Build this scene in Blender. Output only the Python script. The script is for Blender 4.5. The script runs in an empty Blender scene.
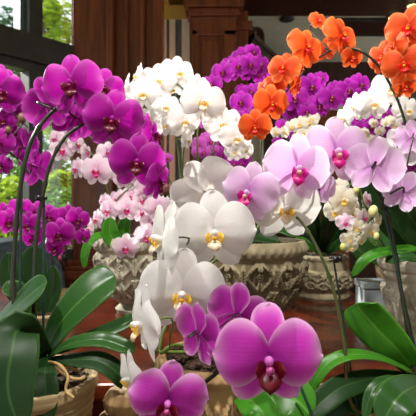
import bpy, math, random
import numpy as np
from mathutils import Vector, Matrix

random.seed(7)
SC = bpy.context.scene
COL = SC.collection
F = 450.0            # focal length in pixels of the 416 px frame
CZ = 1.2             # eye height
PI = math.pi
R = math.radians


def at(px, py, d):
    return Vector(((px - 208) / F * d, d, CZ + (208 - py) / F * d))


# ------------------------------------------------------------------ materials
def lin(c):
    out = []
    for v in c[:3]:
        v = v / 255.0
        out.append(v / 12.92 if v <= 0.04045 else ((v + 0.055) / 1.055) ** 2.4)
    return (*out, 1.0)


def new_mat(name):
    m = bpy.data.materials.new(name)
    m.use_nodes = True
    nt = m.node_tree
    nt.nodes.clear()
    out = nt.nodes.new('ShaderNodeOutputMaterial')
    return m, nt, out


def node(nt, typ, **kw):
    n = nt.nodes.new(typ)
    for k, v in kw.items():
        if k.startswith('i_'):
            n.inputs[k[2:].replace('_', ' ')].default_value = v
        else:
            setattr(n, k, v)
    return n


def math_n(nt, op, a, b=None, clamp=False):
    n = nt.nodes.new('ShaderNodeMath')
    n.operation = op
    n.use_clamp = clamp
    for i, v in enumerate((a, b)):
        if v is None:
            continue
        if isinstance(v, (int, float)):
            n.inputs[i].default_value = v
        else:
            nt.links.new(v, n.inputs[i])
    return n.outputs[0]


def mix_c(nt, fac, a, b):
    n = nt.nodes.new('ShaderNodeMix')
    n.data_type = 'RGBA'
    for sock, v in ((n.inputs[0], fac), (n.inputs[6], a), (n.inputs[7], b)):
        if isinstance(v, (int, float, tuple)):
            sock.default_value = v
        else:
            nt.links.new(v, sock)
    return n.outputs[2]


def petal_mat(name, base, vein, rim, center, vein_amt=0.45, rim_amt=0.6, center_amt=0.6, trans=0.42, rough=0.55):
    m, nt, out = new_mat(name)
    at_ = node(nt, 'ShaderNodeAttribute', attribute_name='st')
    sep = nt.nodes.new('ShaderNodeSeparateColor')
    nt.links.new(at_.outputs['Color'], sep.inputs[0])
    s, t, e = sep.outputs[0], sep.outputs[1], sep.outputs[2]
    tc = node(nt, 'ShaderNodeTexCoord')
    nz = node(nt, 'ShaderNodeTexNoise', i_Scale=9.0, i_Detail=3.0)
    nt.links.new(tc.outputs['Object'], nz.inputs['Vector'])
    ph = math_n(nt, 'ADD', math_n(nt, 'MULTIPLY', t, 105.0), math_n(nt, 'MULTIPLY', nz.outputs[0], 7.0))
    sn = math_n(nt, 'POWER', math_n(nt, 'ADD', math_n(nt, 'MULTIPLY', math_n(nt, 'SINE', ph), 0.5), 0.5), 3.0)
    fade = math_n(nt, 'MULTIPLY', sn, math_n(nt, 'MULTIPLY', e, vein_amt), True)
    nz2 = node(nt, 'ShaderNodeTexNoise', i_Scale=3.5, i_Detail=2.0)
    nt.links.new(tc.outputs['Object'], nz2.inputs['Vector'])
    c = mix_c(nt, math_n(nt, 'MULTIPLY', math_n(nt, 'SUBTRACT', nz2.outputs[0], 0.35, True), 0.5), base, vein)
    cen = math_n(nt, 'MULTIPLY', math_n(nt, 'POWER', math_n(nt, 'SUBTRACT', 1.0, s, True), 2.2), center_amt, True)
    c = mix_c(nt, cen, c, center)
    c = mix_c(nt, fade, c, vein)
    re = math_n(nt, 'MULTIPLY', math_n(nt, 'POWER', math_n(nt, 'SUBTRACT', 1.0, e, True), 3.0), rim_amt, True)
    c = mix_c(nt, re, c, rim)
    p = node(nt, 'ShaderNodeBsdfPrincipled', i_Roughness=rough)
    p.inputs['Specular IOR Level'].default_value = 0.18
    nt.links.new(c, p.inputs['Base Color'])
    tr = node(nt, 'ShaderNodeBsdfTranslucent')
    nt.links.new(c, tr.inputs[0])
    mx = node(nt, 'ShaderNodeMixShader')
    mx.inputs[0].default_value = trans
    bp = node(nt, 'ShaderNodeBump', i_Strength=0.08, i_Distance=0.004)
    nt.links.new(math_n(nt, 'ADD', math_n(nt, 'MULTIPLY', sn, -0.1), nz.outputs[0]), bp.inputs['Height'])
    nt.links.new(bp.outputs[0], p.inputs['Normal'])
    nt.links.new(p.outputs[0], mx.inputs[1])
    nt.links.new(tr.outputs[0], mx.inputs[2])
    nt.links.new(mx.outputs[0], out.inputs[0])
    return m


def lip_mat(name, main, callus, speck, side=None, speck_amt=0.7):
    """R: 0 mid lobe .. 1 callus / column ; G: 1 on the side lobes."""
    m, nt, out = new_mat(name)
    a = node(nt, 'ShaderNodeAttribute', attribute_name='st')
    sep = nt.nodes.new('ShaderNodeSeparateColor')
    nt.links.new(a.outputs['Color'], sep.inputs[0])
    tc = node(nt, 'ShaderNodeTexCoord')
    nz = node(nt, 'ShaderNodeTexNoise', i_Scale=38.0, i_Detail=1.0)
    nt.links.new(tc.outputs['Object'], nz.inputs['Vector'])
    c = mix_c(nt, sep.outputs[1], main, side or main)
    c = mix_c(nt, sep.outputs[0], c, callus)
    sp = math_n(nt, 'MULTIPLY', math_n(nt, 'MULTIPLY', math_n(nt, 'SUBTRACT', nz.outputs[0], 0.53, True), 9.0, True), speck_amt)
    sp = math_n(nt, 'MULTIPLY', sp, math_n(nt, 'SUBTRACT', 1.0, sep.outputs[2], True))
    c = mix_c(nt, sp, c, speck)
    p = node(nt, 'ShaderNodeBsdfPrincipled', i_Roughness=0.4)
    nt.links.new(c, p.inputs['Base Color'])
    tr = node(nt, 'ShaderNodeBsdfTranslucent')
    nt.links.new(c, tr.inputs[0])
    mx = node(nt, 'ShaderNodeMixShader')
    mx.inputs[0].default_value = 0.25
    nt.links.new(p.outputs[0], mx.inputs[1])
    nt.links.new(tr.outputs[0], mx.inputs[2])
    nt.links.new(mx.outputs[0], out.inputs[0])
    return m


def leaf_mat(name, base, dark, rib, rough=0.32, trans=0.22, spec=0.32):
    m, nt, out = new_mat(name)
    a = node(nt, 'ShaderNodeAttribute', attribute_name='st')
    sep = nt.nodes.new('ShaderNodeSeparateColor')
    nt.links.new(a.outputs['Color'], sep.inputs[0])
    tc = node(nt, 'ShaderNodeTexCoord')
    nz = node(nt, 'ShaderNodeTexNoise', i_Scale=14.0, i_Detail=4.0)
    nt.links.new(tc.outputs['Object'], nz.inputs['Vector'])
    c = mix_c(nt, math_n(nt, 'MULTIPLY', nz.outputs[0], 0.9, True), base, dark)
    ln = math_n(nt, 'MULTIPLY', math_n(nt, 'POWER', math_n(nt, 'ADD', math_n(nt, 'MULTIPLY', math_n(nt, 'SINE', math_n(nt, 'MULTIPLY', sep.outputs[1], 150.0)), 0.5), 0.5), 4.0), 0.06)
    c = mix_c(nt, ln, c, rib)
    mid = math_n(nt, 'SUBTRACT', 1.0, math_n(nt, 'MULTIPLY', math_n(nt, 'ABSOLUTE', math_n(nt, 'SUBTRACT', sep.outputs[1], 0.5)), 26.0), True)
    c = mix_c(nt, math_n(nt, 'MULTIPLY', mid, 0.38), c, rib)
    re = math_n(nt, 'MULTIPLY', math_n(nt, 'POWER', math_n(nt, 'SUBTRACT', 1.0, sep.outputs[2], True), 10.0), 0.5)
    c = mix_c(nt, re, c, rib)
    p = node(nt, 'ShaderNodeBsdfPrincipled', i_Roughness=rough)
    p.inputs['Specular IOR Level'].default_value = spec
    nt.links.new(c, p.inputs['Base Color'])
    bp = node(nt, 'ShaderNodeBump', i_Strength=0.2, i_Distance=0.004)
    nt.links.new(nz.outputs[0], bp.inputs['Height'])
    nt.links.new(bp.outputs[0], p.inputs['Normal'])
    tr = node(nt, 'ShaderNodeBsdfTranslucent')
    nt.links.new(c, tr.inputs[0])
    mx = node(nt, 'ShaderNodeMixShader')
    mx.inputs[0].default_value = trans
    nt.links.new(p.outputs[0], mx.inputs[1])
    nt.links.new(tr.outputs[0], mx.inputs[2])
    nt.links.new(mx.outputs[0], out.inputs[0])
    return m


def noise_mat(name, a, b, scale=8.0, rough=0.6, stretch=(1, 1, 1), bump=0.2, bdist=0.01, detail=5.0, lo=0.35, hi=0.65, metal=0.0, coat=0.0):
    m, nt, out = new_mat(name)
    tc = node(nt, 'ShaderNodeTexCoord')
    mp = node(nt, 'ShaderNodeMapping')
    mp.inputs['Scale'].default_value = stretch
    nt.links.new(tc.outputs['Object'], mp.inputs[0])
    nz = node(nt, 'ShaderNodeTexNoise', i_Scale=scale, i_Detail=detail)
    nt.links.new(mp.outputs[0], nz.inputs['Vector'])
    rp = node(nt, 'ShaderNodeValToRGB')
    rp.color_ramp.elements[0].position = lo
    rp.color_ramp.elements[1].position = hi
    rp.color_ramp.elements[0].color = a
    rp.color_ramp.elements[1].color = b
    nt.links.new(nz.outputs[0], rp.inputs[0])
    p = node(nt, 'ShaderNodeBsdfPrincipled', i_Roughness=rough, i_Metallic=metal)
    p.inputs['Coat Weight'].default_value = coat
    nt.links.new(rp.outputs[0], p.inputs['Base Color'])
    if bump:
        bp = node(nt, 'ShaderNodeBump', i_Strength=bump, i_Distance=bdist)
        nt.links.new(nz.outputs[0], bp.inputs['Height'])
        nt.links.new(bp.outputs[0], p.inputs['Normal'])
    nt.links.new(p.outputs[0], out.inputs[0])
    return m


def glass_mat(name):
    m, nt, out = new_mat(name)
    tr = node(nt, 'ShaderNodeBsdfTransparent')
    tr.inputs[0].default_value = (0.95, 0.97, 0.96, 1)
    gl = node(nt, 'ShaderNodeBsdfGlossy', i_Roughness=0.02)
    mx = node(nt, 'ShaderNodeMixShader')
    mx.inputs[0].default_value = 0.06
    nt.links.new(tr.outputs[0], mx.inputs[1])
    nt.links.new(gl.outputs[0], mx.inputs[2])
    nt.links.new(mx.outputs[0], out.inputs[0])
    return m


W_ = lin((248, 246, 244))
SPECIES = {
    'magenta': (petal_mat('magenta petal', lin((172, 4, 152)), lin((134, 1, 114)), lin((222, 120, 212)), lin((120, 2, 98)), 0.25, 0.5, 0.45, 0.38),
                lip_mat('magenta lip', lin((104, 4, 40)), lin((150, 30, 70)), lin((66, 0, 30)))),
    'vivid': (petal_mat('vivid pink petal', lin((216, 66, 202)), lin((170, 22, 152)), lin((250, 214, 244)), lin((160, 10, 140)), 0.2, 0.75, 0.7),
              lip_mat('crimson lip', lin((104, 4, 26)), lin((205, 80, 160)), lin((60, 0, 20)))),
    'lilac': (petal_mat('lilac petal', lin((236, 200, 236)), lin((206, 140, 208)), lin((250, 240, 250)), lin((206, 104, 204)), 0.22, 0.7, 0.6),
              lip_mat('hot pink lip', lin((206, 8, 136)), lin((240, 190, 170)), lin((190, 50, 10)), lin((206, 8, 150)))),
    'white': (petal_mat('white petal', lin((243, 240, 238)), lin((226, 222, 221)), W_, lin((240, 232, 226)), 0.12, 0.3, 0.3, 0.32),
              lip_mat('white and yellow lip', lin((250, 236, 206)), lin((248, 196, 30)), lin((190, 80, 30)), lin((248, 206, 70)), 0.45)),
    'blush': (petal_mat('blush petal', lin((247, 228, 238)), lin((226, 172, 206)), lin((251, 244, 248)), lin((214, 120, 186)), 0.4, 0.5, 0.6),
              lip_mat('rose lip', lin((196, 22, 120)), lin((225, 120, 70)), lin((140, 0, 60)))),
    'orange': (petal_mat('orange petal', lin((232, 94, 34)), lin((204, 44, 16)), lin((250, 170, 104)), lin((190, 22, 12)), 0.35, 0.55, 0.8),
               lip_mat('scarlet lip', lin((214, 24, 20)), lin((250, 170, 30)), lin((150, 10, 10)))),
    'purple': (petal_mat('purple petal', lin((186, 30, 180)), lin((140, 8, 130)), lin((216, 120, 212)), lin((130, 4, 116)), 0.4, 0.4, 0.4),
               lip_mat('dark purple lip', lin((120, 6, 60)), lin((230, 160, 60)), lin((80, 0, 40)))),
    'mallow': (petal_mat('mallow pink petal', lin((208, 90, 196)), lin((170, 40, 156)), lin((232, 170, 226)), lin((160, 20, 140)), 0.4, 0.4, 0.4),
               lip_mat('mallow lip', lin((160, 10, 90)), lin((230, 160, 60)), lin((110, 0, 60)))),
    'cream': (petal_mat('cream petal', lin((246, 242, 226)), lin((232, 222, 190)), W_, lin((236, 220, 170)), 0.3, 0.3, 0.5),
              lip_mat('yellow lip', lin((246, 206, 60)), lin((240, 170, 20)), lin((190, 90, 20)), lin((248, 236, 200)))),
}
M_STEM = noise_mat('flower stem', lin((58, 74, 26)), lin((84, 66, 38)), 22, 0.4, (1, 1, 0.4), 0.1, 0.002)
M_STEMD = noise_mat('dark flower stem', lin((24, 40, 14)), lin((38, 30, 18)), 22, 0.38, (1, 1, 0.4), 0.1, 0.002)
M_STEMG = noise_mat('green flower stem', lin((104, 128, 50)), lin((80, 92, 44)), 22, 0.4, (1, 1, 0.4), 0.1, 0.002)
M_STAKE = noise_mat('green stake', lin((12, 40, 32)), lin((16, 52, 42)), 30, 0.4, bump=0)
M_CLIP = noise_mat('black clip', lin((14, 14, 16)), lin((24, 24, 26)), 30, 0.35, bump=0)
M_BUD = noise_mat('plum bud', lin((120, 30, 70)), lin((110, 90, 50)), 12, 0.45, bump=0)
M_BUDG = noise_mat('green bud', lin((196, 200, 110)), lin((228, 220, 160)), 12, 0.45, bump=0)
M_LEAF = leaf_mat('deep green leaf', lin((48, 92, 34)), lin((28, 62, 26)), lin((116, 154, 78)))
M_LEAFL = leaf_mat('bright green leaf', lin((74, 150, 32)), lin((48, 112, 26)), lin((150, 200, 90)), 0.34, 0.35)
M_LEAFD = leaf_mat('dark green leaf', lin((28, 60, 22)), lin((18, 42, 16)), lin((80, 124, 56)), 0.45, 0.2, 0.25)
M_ROOT = noise_mat('aerial root', lin((150, 112, 60)), lin((176, 146, 96)), 25, 0.7)
M_BARK = noise_mat('potting bark', lin((34, 22, 16)), lin((80, 54, 36)), 60, 0.9, bump=0.8, bdist=0.02)
M_STONE = noise_mat('carved stone', lin((118, 106, 80)), lin((158, 146, 116)), 16, 0.85, bump=0.3, bdist=0.004)
M_STONEP = noise_mat('pale carved stone', lin((138, 132, 110)), lin((186, 180, 158)), 16, 0.85, bump=0.3, bdist=0.004)
M_STONEL = noise_mat('cream carved stone', lin((176, 168, 144)), lin((224, 216, 194)), 16, 0.85, bump=0.3, bdist=0.004)
M_STONET = noise_mat('tan carved stone', lin((124, 94, 58)), lin((166, 136, 92)), 16, 0.8, bump=0.3, bdist=0.004)
M_CLAY = noise_mat('ribbed clay', lin((140, 118, 84)), lin((178, 156, 116)), 20, 0.85, (1, 1, 6), 0.4, 0.004)
M_WOOD = noise_mat('mahogany panelling', lin((112, 50, 26)), lin((150, 76, 40)), 5, 0.36, (6, 6, 0.5), 0.08, 0.004, coat=0.2)
M_WOODD = noise_mat('dark mahogany', lin((52, 26, 17)), lin((78, 38, 23)), 5, 0.4, (6, 6, 0.5), 0.08, 0.004, coat=0.15)
M_TABLE = noise_mat('polished table wood', lin((66, 24, 12)), lin((98, 36, 16)), 5, 0.24, (0.6, 6, 6), 0.03, 0.003, coat=0.15)
M_FLOOR = noise_mat('dark floor boards', lin((60, 34, 22)), lin((88, 52, 32)), 4, 0.35, (6, 0.6, 1), 0.05, 0.003)
M_PLASTER = noise_mat('cream plaster', lin((222, 212, 186)), lin((230, 220, 196)), 6, 0.9, bump=0.05)
M_YELLOW = noise_mat('yellow plaster', lin((214, 184, 92)), lin((224, 196, 110)), 6, 0.9, bump=0.05)
M_BRONZE = noise_mat('bronze window frame', lin((52, 48, 44)), lin((66, 60, 54)), 10, 0.45, bump=0)
M_TEAL = noise_mat('grey blue paint', lin((92, 112, 122)), lin((104, 124, 132)), 10, 0.5, bump=0)
M_WHITE = noise_mat('white paint', lin((226, 226, 220)), lin((238, 238, 232)), 10, 0.5, bump=0)
M_GREY = noise_mat('grey blue upholstery', lin((62, 72, 84)), lin((82, 92, 104)), 30, 0.8, bump=0.2, bdist=0.003)
M_SLATE = noise_mat('grey blue stone', lin((128, 138, 142)), lin((160, 168, 170)), 12, 0.8, bump=0.1)
M_GLASS = glass_mat('window glass')
M_GRASS = noise_mat('lawn', lin((120, 160, 60)), lin((170, 196, 90)), 3, 0.9, bump=0)
M_BARKT = noise_mat('tree bark', lin((84, 70, 54)), lin((112, 96, 76)), 10, 0.9, (1, 1, .3))
M_FOL = leaf_mat('tree foliage', lin((120, 164, 62)), lin((70, 120, 44)), lin((160, 190, 90)), 0.5, 0.4)
M_FOLY = leaf_mat('yellow green foliage', lin((190, 206, 60)), lin((130, 170, 50)), lin((210, 220, 110)), 0.5, 0.45)
M_FOLD = leaf_mat('grey green foliage', lin((76, 116, 84)), lin((48, 86, 60)), lin((120, 150, 110)), 0.5, 0.35)
M_DROP, _nt, _o = new_mat('water droplet')
_t = node(_nt, 'ShaderNodeBsdfTransparent')
_g = node(_nt, 'ShaderNodeBsdfGlossy', i_Roughness=0.05)
_x = node(_nt, 'ShaderNodeMixShader')
_x.inputs[0].default_value = 0.18
_nt.links.new(_t.outputs[0], _x.inputs[1])
_nt.links.new(_g.outputs[0], _x.inputs[2])
_nt.links.new(_x.outputs[0], _o.inputs[0])


# ------------------------------------------------------------------ mesh kit
class MB:
    def __init__(self):
        self.v, self.f, self.a, self.mi = [], [], [], []

    def add(self, verts, faces, attr=None, mi=0):
        b = len(self.v)
        self.v += [tuple(p) for p in verts]
        self.f += [tuple(b + i for i in f) for f in faces]
        self.mi += [mi] * len(faces)
        self.a += list(attr) if attr is not None else [(0, 0.5, 1)] * len(verts)

    def grid(self, P, A=None, closed=False, mi=0):
        n, m = len(P), len(P[0])
        vs = [p for r in P for p in r]
        fs = []
        for i in range(n - 1):
            for j in range(m - (0 if closed else 1)):
                k = (j + 1) % m
                fs.append((i * m + j, i * m + k, (i + 1) * m + k, (i + 1) * m + j))
        self.add(vs, fs, [a for r in A for a in r] if A else None, mi)

    def box(self, x0, x1, y0, y1, z0, z1, mat=None, mi=0):
        vs = [Vector((x, y, z)) for z in (z0, z1) for y in (y0, y1) for x in (x0, x1)]
        if mat:
            vs = [mat @ v for v in vs]
        self.add(vs, [(0, 2, 3, 1), (4, 5, 7, 6), (0, 1, 5, 4), (2, 6, 7, 3), (0, 4, 6, 2), (1, 3, 7, 5)], None, mi)

    def tube(self, pts, rad, seg=8, mi=0):
        pts = [Vector(p) for p in pts]
        n = len(pts)
        if not isinstance(rad, (list, tuple)):
            rad = [rad] * n
        ring = []
        t0 = (pts[1] - pts[0]).normalized()
        u = t0.orthogonal().normalized()
        for i in range(n):
            t = (pts[min(i + 1, n - 1)] - pts[max(i - 1, 0)])
            t = t.normalized() if t.length > 1e-9 else t0
            u = (u - t * u.dot(t)).normalized()
            w = t.cross(u)
            ring.append([pts[i] + (u * math.cos(2 * PI * k / seg) + w * math.sin(2 * PI * k / seg)) * rad[i] for k in range(seg)])
        self.grid(ring, None, True, mi)
        b = len(self.v)
        self.add(ring[0] + ring[-1], [tuple(range(seg - 1, -1, -1)), tuple(range(seg, 2 * seg))], None, mi)

    def ellip(self, c, rx, ry, rz, seg=10, rings=7, mat=None, attr=(0, .5, 1), mi=0):
        P = []
        for i in range(rings + 1):
            th = PI * i / rings
            row = []
            for k in range(seg):
                ph = 2 * PI * k / seg
                p = Vector((rx * math.sin(th) * math.cos(ph), ry * math.sin(th) * math.sin(ph), rz * math.cos(th)))
                if mat:
                    p = mat @ p
                row.append(Vector(c) + p)
            P.append(row)
        self.grid(P, [[attr] * seg for _ in P], True, mi)

    def mesh(self, name, mats, smooth=True):
        me = bpy.data.meshes.new(name)
        me.from_pydata(self.v, [], self.f)
        for m in (mats if isinstance(mats, (list, tuple)) else [mats]):
            me.materials.append(m)
        if any(self.mi):
            me.polygons.foreach_set('material_index', self.mi)
        ca = me.attributes.new('st', 'FLOAT_COLOR', 'POINT')
        arr = np.ones((len(self.v), 4), dtype=np.float32)
        arr[:, :3] = np.array(self.a, dtype=np.float32)
        ca.data.foreach_set('color', arr.ravel())
        if smooth:
            me.polygons.foreach_set('use_smooth', [True] * len(self.f))
        me.update()
        return me

    def build(self, name, mats, parent=None, smooth=True):
        return link(name, self.mesh(name, mats, smooth), parent)


def link(name, me, parent=None, basis=None):
    o = bpy.data.objects.new(name, me)
    COL.objects.link(o)
    if basis is not None:
        o.matrix_basis = basis
    if parent is not None:
        o.parent = parent
        if parent.type == 'EMPTY':
            o.matrix_parent_inverse = Matrix.Translation(-parent.location)
    return o


def thing(name, label, cat, loc, group=None):
    o = bpy.data.objects.new(name, None)
    o.empty_display_size = 0.03
    COL.objects.link(o)
    o.location = loc
    o['label'] = label
    o['category'] = cat
    if group:
        o['group'] = group
    return o


def tag(o, label, cat, group=None):
    o['label'] = label
    o['category'] = cat
    if group:
        o['group'] = group
    return o


def struct(o):
    o['kind'] = 'structure'
    return o


def bevel(o, w=0.004, seg=2):
    b = o.modifiers.new('bevel', 'BEVEL')
    b.width = w
    b.segments = seg
    b.limit_method = 'ANGLE'
    return o


def spline(pts, n=6):
    """Catmull-Rom through the points."""
    pts = [Vector(p) for p in pts]
    if len(pts) == 2:
        return [pts[0].lerp(pts[1], i / n) for i in range(n + 1)]
    e = [pts[0] * 2 - pts[1]] + pts + [pts[-1] * 2 - pts[-2]]
    out = []
    for i in range(1, len(e) - 2):
        a, b, c, d = e[i - 1], e[i], e[i + 1], e[i + 2]
        for k in range(n):
            t = k / n
            out.append(0.5 * ((2 * b) + (c - a) * t + (2 * a - 5 * b + 4 * c - d) * t * t + (3 * b - a - 3 * c + d) * t ** 3))
    out.append(pts[-1])
    return out


# ------------------------------------------------------------------ the orchid flower, 1 unit wide, facing -Y
def blade(mb, L, up, lo, ang, off, peak=0.56, claw=0.12, ns=16, nt=11, bulge=0.05, cup=0.05, wave=0.012, back=0.0, rec=0.0, mir=1, seed=0, pw=0.5, lean=0.0, ex=1.15):
    rng = random.Random(seed)
    p1, p2, p3 = rng.uniform(0, 6), rng.uniform(0, 6), rng.uniform(0, 6)
    P, A = [], []
    ca, sa = math.cos(ang), math.sin(ang)
    for i in range(ns + 1):
        s = i / ns
        s = 1 - (1 - s) ** 1.9
        if s < peak:
            f = claw + (1 - claw) * math.sin(PI / 2 * s / peak) ** ex
        else:
            f = max(0.0, 1 - ((s - peak) / (1 - peak)) ** 2) ** pw
        row, ra = [], []
        for j in range(nt):
            t = -1 + 2 * j / (nt - 1)
            w = (up * (f ** .6 if ex < 1 and s < peak else f) if t > 0 else lo * f)
            ed = 1 + 0.02 * math.sin(7 * s + p1 + 3 * t)
            x = L * s * ed
            v = w * t * ed
            q = bulge * math.sin(PI * s) - cup * t * t * f - back - rec * s * s + lean * s
            q += wave * math.sin(4.2 * t + p2 + 2 * s) * s + wave * 1.2 * math.sin(9 * s + p3) * abs(t) ** 2
            q -= 0.012 * math.exp(-(t / 0.12) ** 2) * (1 - s)
            X = x * ca - v * sa + off[0]
            Z = x * sa + v * ca + off[1]
            row.append(Vector((X * mir, -q, Z)))
            edge = min(1.0, min((1 - abs(t)) * 1.6 + 0.0, (1 - s) * 2.2))
            ra.append((s, t * 0.5 + 0.5, edge))
        if mir < 0:
            row.reverse()
            ra.reverse()
        P.append(row)
        A.append(ra)
    mb.grid(P, A)


def sepals(mb, v, ns=12, nt=9):
    blade(mb, 0.47, 0.165, 0.165, PI / 2 + R([0, 3, -3][v % 3]), (0, 0.02), 0.6, 0.35, ns, nt, 0.02, 0.03, 0.01, 0.02, 0.05, 1, 10 + v)
    for sg in (1, -1):
        blade(mb, 0.46, 0.15, 0.16, R(-54 - 3 * v), (0.01, -0.03), 0.55, 0.35, ns, nt, 0.02, 0.03, 0.012, 0.03, 0.03, sg, 20 + v + sg)


def petals_args(v, sg, ns=18, nt=13):
    return dict(L=0.5, up=0.345, lo=0.30, ang=R(1 + 4 * (v % 2)), off=(0.006, 0.01), peak=0.52, claw=0.2, ns=ns, nt=nt, ex=0.8,
                bulge=0.075, cup=0.07, wave=0.014 + 0.008 * v, rec=0.02 + 0.03 * v, mir=sg, seed=40 + v * 2 + sg)


def lip(mb, kind):
    big = {'vivid': 1.25, 'magenta': 1.2, 'white': 1.0, 'lilac': 1.15}.get(kind, 1.1)
    # mid lobe: a pointed tongue, bent forward then down
    P, A = [], []
    for i in range(11):
        s = i / 10
        w = 0.085 * (0.3 + 0.7 * math.sin(PI / 2 * min(1, s / 0.5))) if s < 0.5 else 0.085 * max(0, 1 - ((s - 0.5) / 0.5) ** 1.5)
        row, ra = [], []
        for j in range(7):
            t = -1 + j / 3
            q = 0.05 + 0.12 * math.sin(PI * 0.7 * s) - 0.035 * t * t
            row.append(Vector((w * t * big, -q * big, (-0.06 - 0.17 * s ** 1.1) * big)))
            ra.append((max(0, 0.4 - s) * 0.8, 0.0, s * .5))
        P.append(row)
        A.append(ra)
    mb.grid(P, A)
    # two rounded side lobes spreading beside the column
    for sg in (1, -1):
        P, A = [], []
        for i in range(9):
            s = i / 8
            row, ra = [], []
            for j in range(6):
                t = j / 5
                hh = 0.07 * math.sqrt(max(0, 1 - (max(0, t - .35) / .66) ** 2)) * (.55 + .45 * min(1, t / .35))
                x = 0.022 + 0.105 * t - 0.02 * t * t
                row.append(Vector((x * sg * big, -(0.045 + 0.10 * t + 0.02 * math.cos((s - .5) * 3)) * big, (-0.07 + hh * (2 * s - 1) + .02 * t) * big)))
                ra.append((0.0, 1.0 if t > .25 else .4, 0.6 if t > .6 else 0.0))
            if sg < 0:
                row.reverse()
                ra.reverse()
            P.append(row)
            A.append(ra)
        mb.grid(P, A)
    mb.ellip((0, -0.13 * big, -0.055 * big), 0.034 * big, 0.03 * big, 0.03 * big, 8, 5, None, (0.9, 0, 0.2))


def column(mb):
    mb.ellip((0, -0.075, -0.012), 0.043, 0.10, 0.048, 10, 6, Matrix.Rotation(R(-20), 3, 'X'), (0.85, 0.5, 0.3))


FM = {}
for sp, (pm, lm) in SPECIES.items():
    for v in range(3):
        a = MB(); sepals(a, v); column(a)
        b = MB(); blade(b, **petals_args(v, 1))
        c = MB(); blade(c, **petals_args(v, -1))
        d = MB(); lip(d, sp)
        e = MB(); sepals(e, v, 8, 6)
        blade(e, **petals_args(v, 1, 9, 7)); blade(e, **petals_args(v, -1, 9, 7))
        FM[sp, v] = (a.mesh('flower', pm), b.mesh('petal', pm), c.mesh('petal', pm), d.mesh('lip', lm), e.mesh('flower', pm))


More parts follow.
